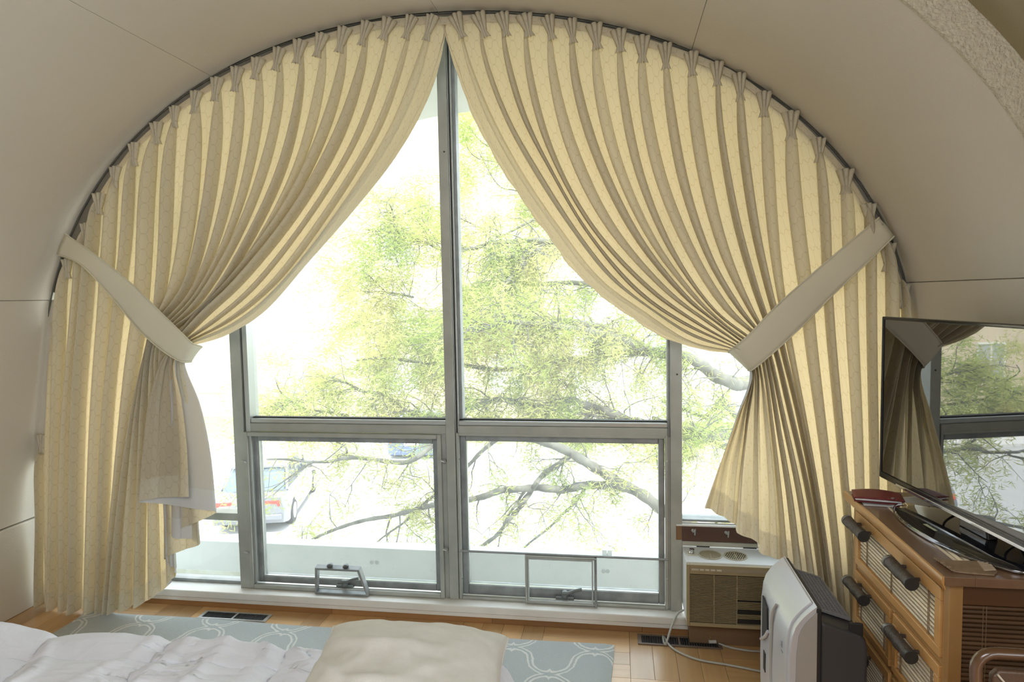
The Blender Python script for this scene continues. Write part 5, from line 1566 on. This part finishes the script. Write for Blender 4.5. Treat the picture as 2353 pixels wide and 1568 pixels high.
limbs = [  # px path from thick to thin, depth at both ends, radii
 ([(1696, 884), (1640, 862), (1610, 836), (1570, 820), (1491, 806), (1450, 790), (1390, 770), (1319, 757), (1234, 745), (1160, 742), (1085, 765)], 8.4, 6.6, .085, .018),
 ([(1470, 795), (1400, 762), (1330, 742), (1250, 735), (1170, 727), (1120, 722)], 8.0, 7.2, .06, .015),
 ([(1530, 815), (1430, 810), (1370, 822), (1310, 832), (1230, 842), (1150, 850), (1050, 838), (960, 832), (874, 823), (820, 828)], 8.3, 7.0, .05, .01),
 ([(1760, 560), (1500, 545), (1290, 560), (1240, 552), (1190, 555), (1120, 560), (1108, 566), (1050, 576), (1010, 573), (985, 560), (965, 553), (945, 556), (920, 540), (885, 532), (840, 528)], 8.8, 7.4, .07, .008),
 ([(1262, 560), (1230, 580), (1205, 605), (1185, 625), (1160, 655), (1130, 690), (1090, 715), (1062, 724)], 8.1, 7.2, .04, .012),
 ([(1195, 556), (1175, 590), (1150, 620)], 8, 7.7, .02, .006), ([(920, 540), (905, 510), (900, 480), (890, 462)], 7.5, 7.3, .018, .005),
 ([(1420, 660), (1380, 655), (1300, 650), (1220, 655), (1160, 652), (1100, 668), (1016, 732), (960, 735), (898, 742), (810, 741)], 8.9, 8.2, .04, .008),
 ([(1600, 1010), (1500, 990), (1440, 965), (1390, 945), (1340, 930), (1300, 920), (1260, 932), (1200, 930), (1150, 918), (1090, 935), (1010, 960), (928, 942), (880, 908), (830, 898), (793, 878), (739, 861)], 8.2, 6.8, .065, .012),
 ([(1420, 962), (1380, 958), (1330, 950), (1285, 938), (1240, 955)], 7.9, 7.4, .03, .01),
 ([(1800, 1300), (1650, 1240), (1560, 1195), (1513, 1166), (1484, 1142), (1420, 1108), (1356, 1069), (1305, 1038), (1267, 1022), (1229, 1010), (1160, 1000), (1100, 990), (1040, 1000), (1000, 1020), (942, 1061), (899, 1062), (848, 1055), (797, 1053), (758, 1061), (707, 1062), (656, 1056), (613, 1056)], 7.6, 6.0, .088, .008),
 ([(1440, 1122), (1390, 1116), (1340, 1116), (1295, 1126), (1235, 1121), (1200, 1124), (1150, 1128), (1110, 1142), (1075, 1149), (1003, 1160), (963, 1169), (900, 1186), (848, 1194), (784, 1212), (715, 1242), (690, 1262)], 7.3, 5.8, .052, .012),
 ([(1305, 1052), (1280, 1070), (1245, 1095), (1225, 1122), (1200, 1160), (1170, 1195), (1140, 1232), (1105, 1258), (1070, 1300)], 7.2, 6.3, .034, .016),
 ([(1207, 1126), (1185, 1160), (1165, 1190), (1150, 1225)], 6.9, 6.6, .018, .01),
 ([(1345, 1122), (1322, 1155), (1290, 1185), (1260, 1215), (1208, 1256), (1180, 1290)], 7.1, 6.4, .02, .010),
 ([(1155, 1000), (1110, 1035), (1078, 1068), (1040, 1100), (1003, 1135), (960, 1170)], 6.9, 6.5, .03, .012),
 ([(1003, 1135), (975, 1160)], 6.6, 6.4, .014, .006), ([(963, 1169), (930, 1200), (880, 1235), (850, 1262)], 6.5, 6.2, .016, .008),
 ([(720, 1061), (690, 1080), (640, 1115), (620, 1130)], 6.2, 6.0, .014, .005), ([(797, 1053), (795, 1030), (772, 1015), (740, 1008)], 6.3, 6.4, .014, .005),
 ([(800, 955), (746, 947), (695, 938), (671, 923), (644, 900), (631, 867)], 7.1, 6.9, .018, .005), ([(671, 923), (620, 935), (585, 940)], 6.9, 6.8, .012, .005),
 ([(1013, 775), (959, 781), (888, 786)], 7.8, 7.4, .02, .008), ([(1120, 722), (1060, 745), (1013, 775), (960, 800)], 7.4, 7.0, .02, .006),
 ([(1696, 960), (1658, 930), (1618, 957), (1570, 940)], 8.6, 8.3, .04, .02), ([(1740, 1050), (1658, 1023), (1602, 991), (1570, 986), (1500, 960)], 7.9, 7.6, .055, .02),
 ([(1380, 490), (1330, 480), (1270, 500), (1190, 440), (1150, 430), (1100, 350)], 9.4, 9.0, .018, .004), ([(1300, 450), (1180, 350), (1110, 330), (1060, 260)], 9.5, 9.0, .016, .004), ([(1350, 440), (1150, 375), (1090, 360), (1060, 310)], 9.2, 9.0, .014, .004),
 ([(949, 683), (885, 671), (807, 670), (770, 668)], 7.6, 7.4, .014, .004), ([(885, 671), (855, 640), (830, 620)], 7.5, 7.4, .010, .004), ([(1150, 545), (1050, 500), (980, 478), (960, 478)], 8.3, 8.2, .012, .004),
 ([(1640, 600), (1480, 470), (1380, 380), (1250, 300), (1150, 260)], 9.6, 9.2, .05, .01),
]
paths = []
for pts, d0, d1, r0, r1 in limbs:
    n = max(8, 5 * len(pts))
    pl = catmull(pts, n)
    W3 = []
    for k in range(n):
        s = k / (n - 1)
        d = d0 + (d1 - d0) * s + .12 * math.sin(k * .9 + d0 * 7)
        W3.append(at(pl[k][0], pl[k][1], d))
    rad_ = [(r0 + (r1 - r0) * (k / (n - 1)) ** .8) * (1 + .10 * math.sin(k * 1.7)) for k in range(n)]
    MB().tube(W3, rad_, 8 if r0 > .03 else 6).build('branch', bark, tree, smooth=60)
    paths.append((W3, rad_))
# limbs that carry the visible boughs back to the trunk
for a_, c_, r0 in ((0, (4.2, 9.35, .6), .12), (3, (3.6, 9.2, 2.9), .11), (10, (4.5, 9.7, -1.4), .13), (8, (4.35, 9.5, -.2), .10), (31, (3.2, 9.3, 4.4), .09)):
    if a_ >= len(paths): continue
    p0 = paths[a_][0][0]
    mid = (Vector(c_) + p0) / 2 + Vector((0, 0, .15))
    MB().tube([tuple(q) for q in catmull([c_, mid, p0], 10)], [r0 + (paths[a_][1][0] - r0) * k / 9 for k in range(10)], 10).build('bough', bark, tree, smooth=60)
# twigs and leaves
tw = MB(); LV = []
rl = np.random.default_rng(21)
def leaf_cluster(p, n, spread):
    for _ in range(n):
        d = Vector(rl.normal(0, 1, 3)); d.z = d.z * .5 - .45; d.normalize()
        o_ = p + Vector(rl.normal(0, spread, 3))
        L = rl.uniform(.055, .10); wdt = L * rl.uniform(.045, .07)
        sx = d.cross(Vector(rl.normal(0, 1, 3))); sx.normalize()
        m_ = o_ + d * L * .5 + Vector((0, 0, -.004))
        LV.append((o_, m_ + sx * wdt, o_ + d * L, m_ - sx * wdt))
def twig(p, d, L, r0, leaves, depth=0):
    n = 6; pts = [p]; q = Vector(p); d = Vector(d).normalized()
    for k in range(n):
        d = (d + Vector(rl.normal(0, .22, 3)) + Vector((0, 0, -.10))).normalized()
        q = q + d * L / n; pts.append(q)
    tw.tube(pts, [r0 * (1 - .75 * k / n) for k in range(n + 1)], 4, cap=False)
    for k in range(1, n + 1):
        if leaves and rl.uniform() < .85: leaf_cluster(pts[k], rl.integers(3, 7), .055)
    if depth < 2:
        for k in range(2, n):
            if rl.uniform() < .55:
                dd = (d + Vector(rl.normal(0, .8, 3))).normalized(); twig(pts[k], dd, L * rl.uniform(.4, .7), r0 * .55, leaves, depth + 1)
for i, (W3, rad_) in enumerate(paths):
    L = sum((W3[k + 1] - W3[k]).length for k in range(len(W3) - 1))
    m_ = int(L * (13.0 if i not in (10, 11, 12, 13, 14, 15, 16, 17, 18, 19) else 2.6))
    for _ in range(m_):
        k = int(rl.integers(1, len(W3) - 1))
        tdir = (W3[k + 1] - W3[k - 1]).normalized()
        d = (tdir * .9 + Vector(rl.normal(0, .75, 3))).normalized()
        twig(W3[k], d, rl.uniform(.3, .75), min(.010, rad_[k] * .45), True)
print('leaves', len(LV), 'twig verts', len(tw.v))
tag(tw.build('twigs', bark, tree, fix=False), kind='stuff')
V_ = np.array([[list(q) for q in l] for l in LV]).reshape(-1, 3)
me = bpy.data.meshes.new('leaves')
V_ = V_ - np.array(trunk_base)
me.from_pydata(V_.tolist(), [], [(4 * k, 4 * k + 1, 4 * k + 2, 4 * k + 3) for k in range(len(LV))])
me.materials.append(leaf_m)
o = bpy.data.objects.new('leaves', me); COL.objects.link(o); o.parent = tree
tag(o, kind='stuff')
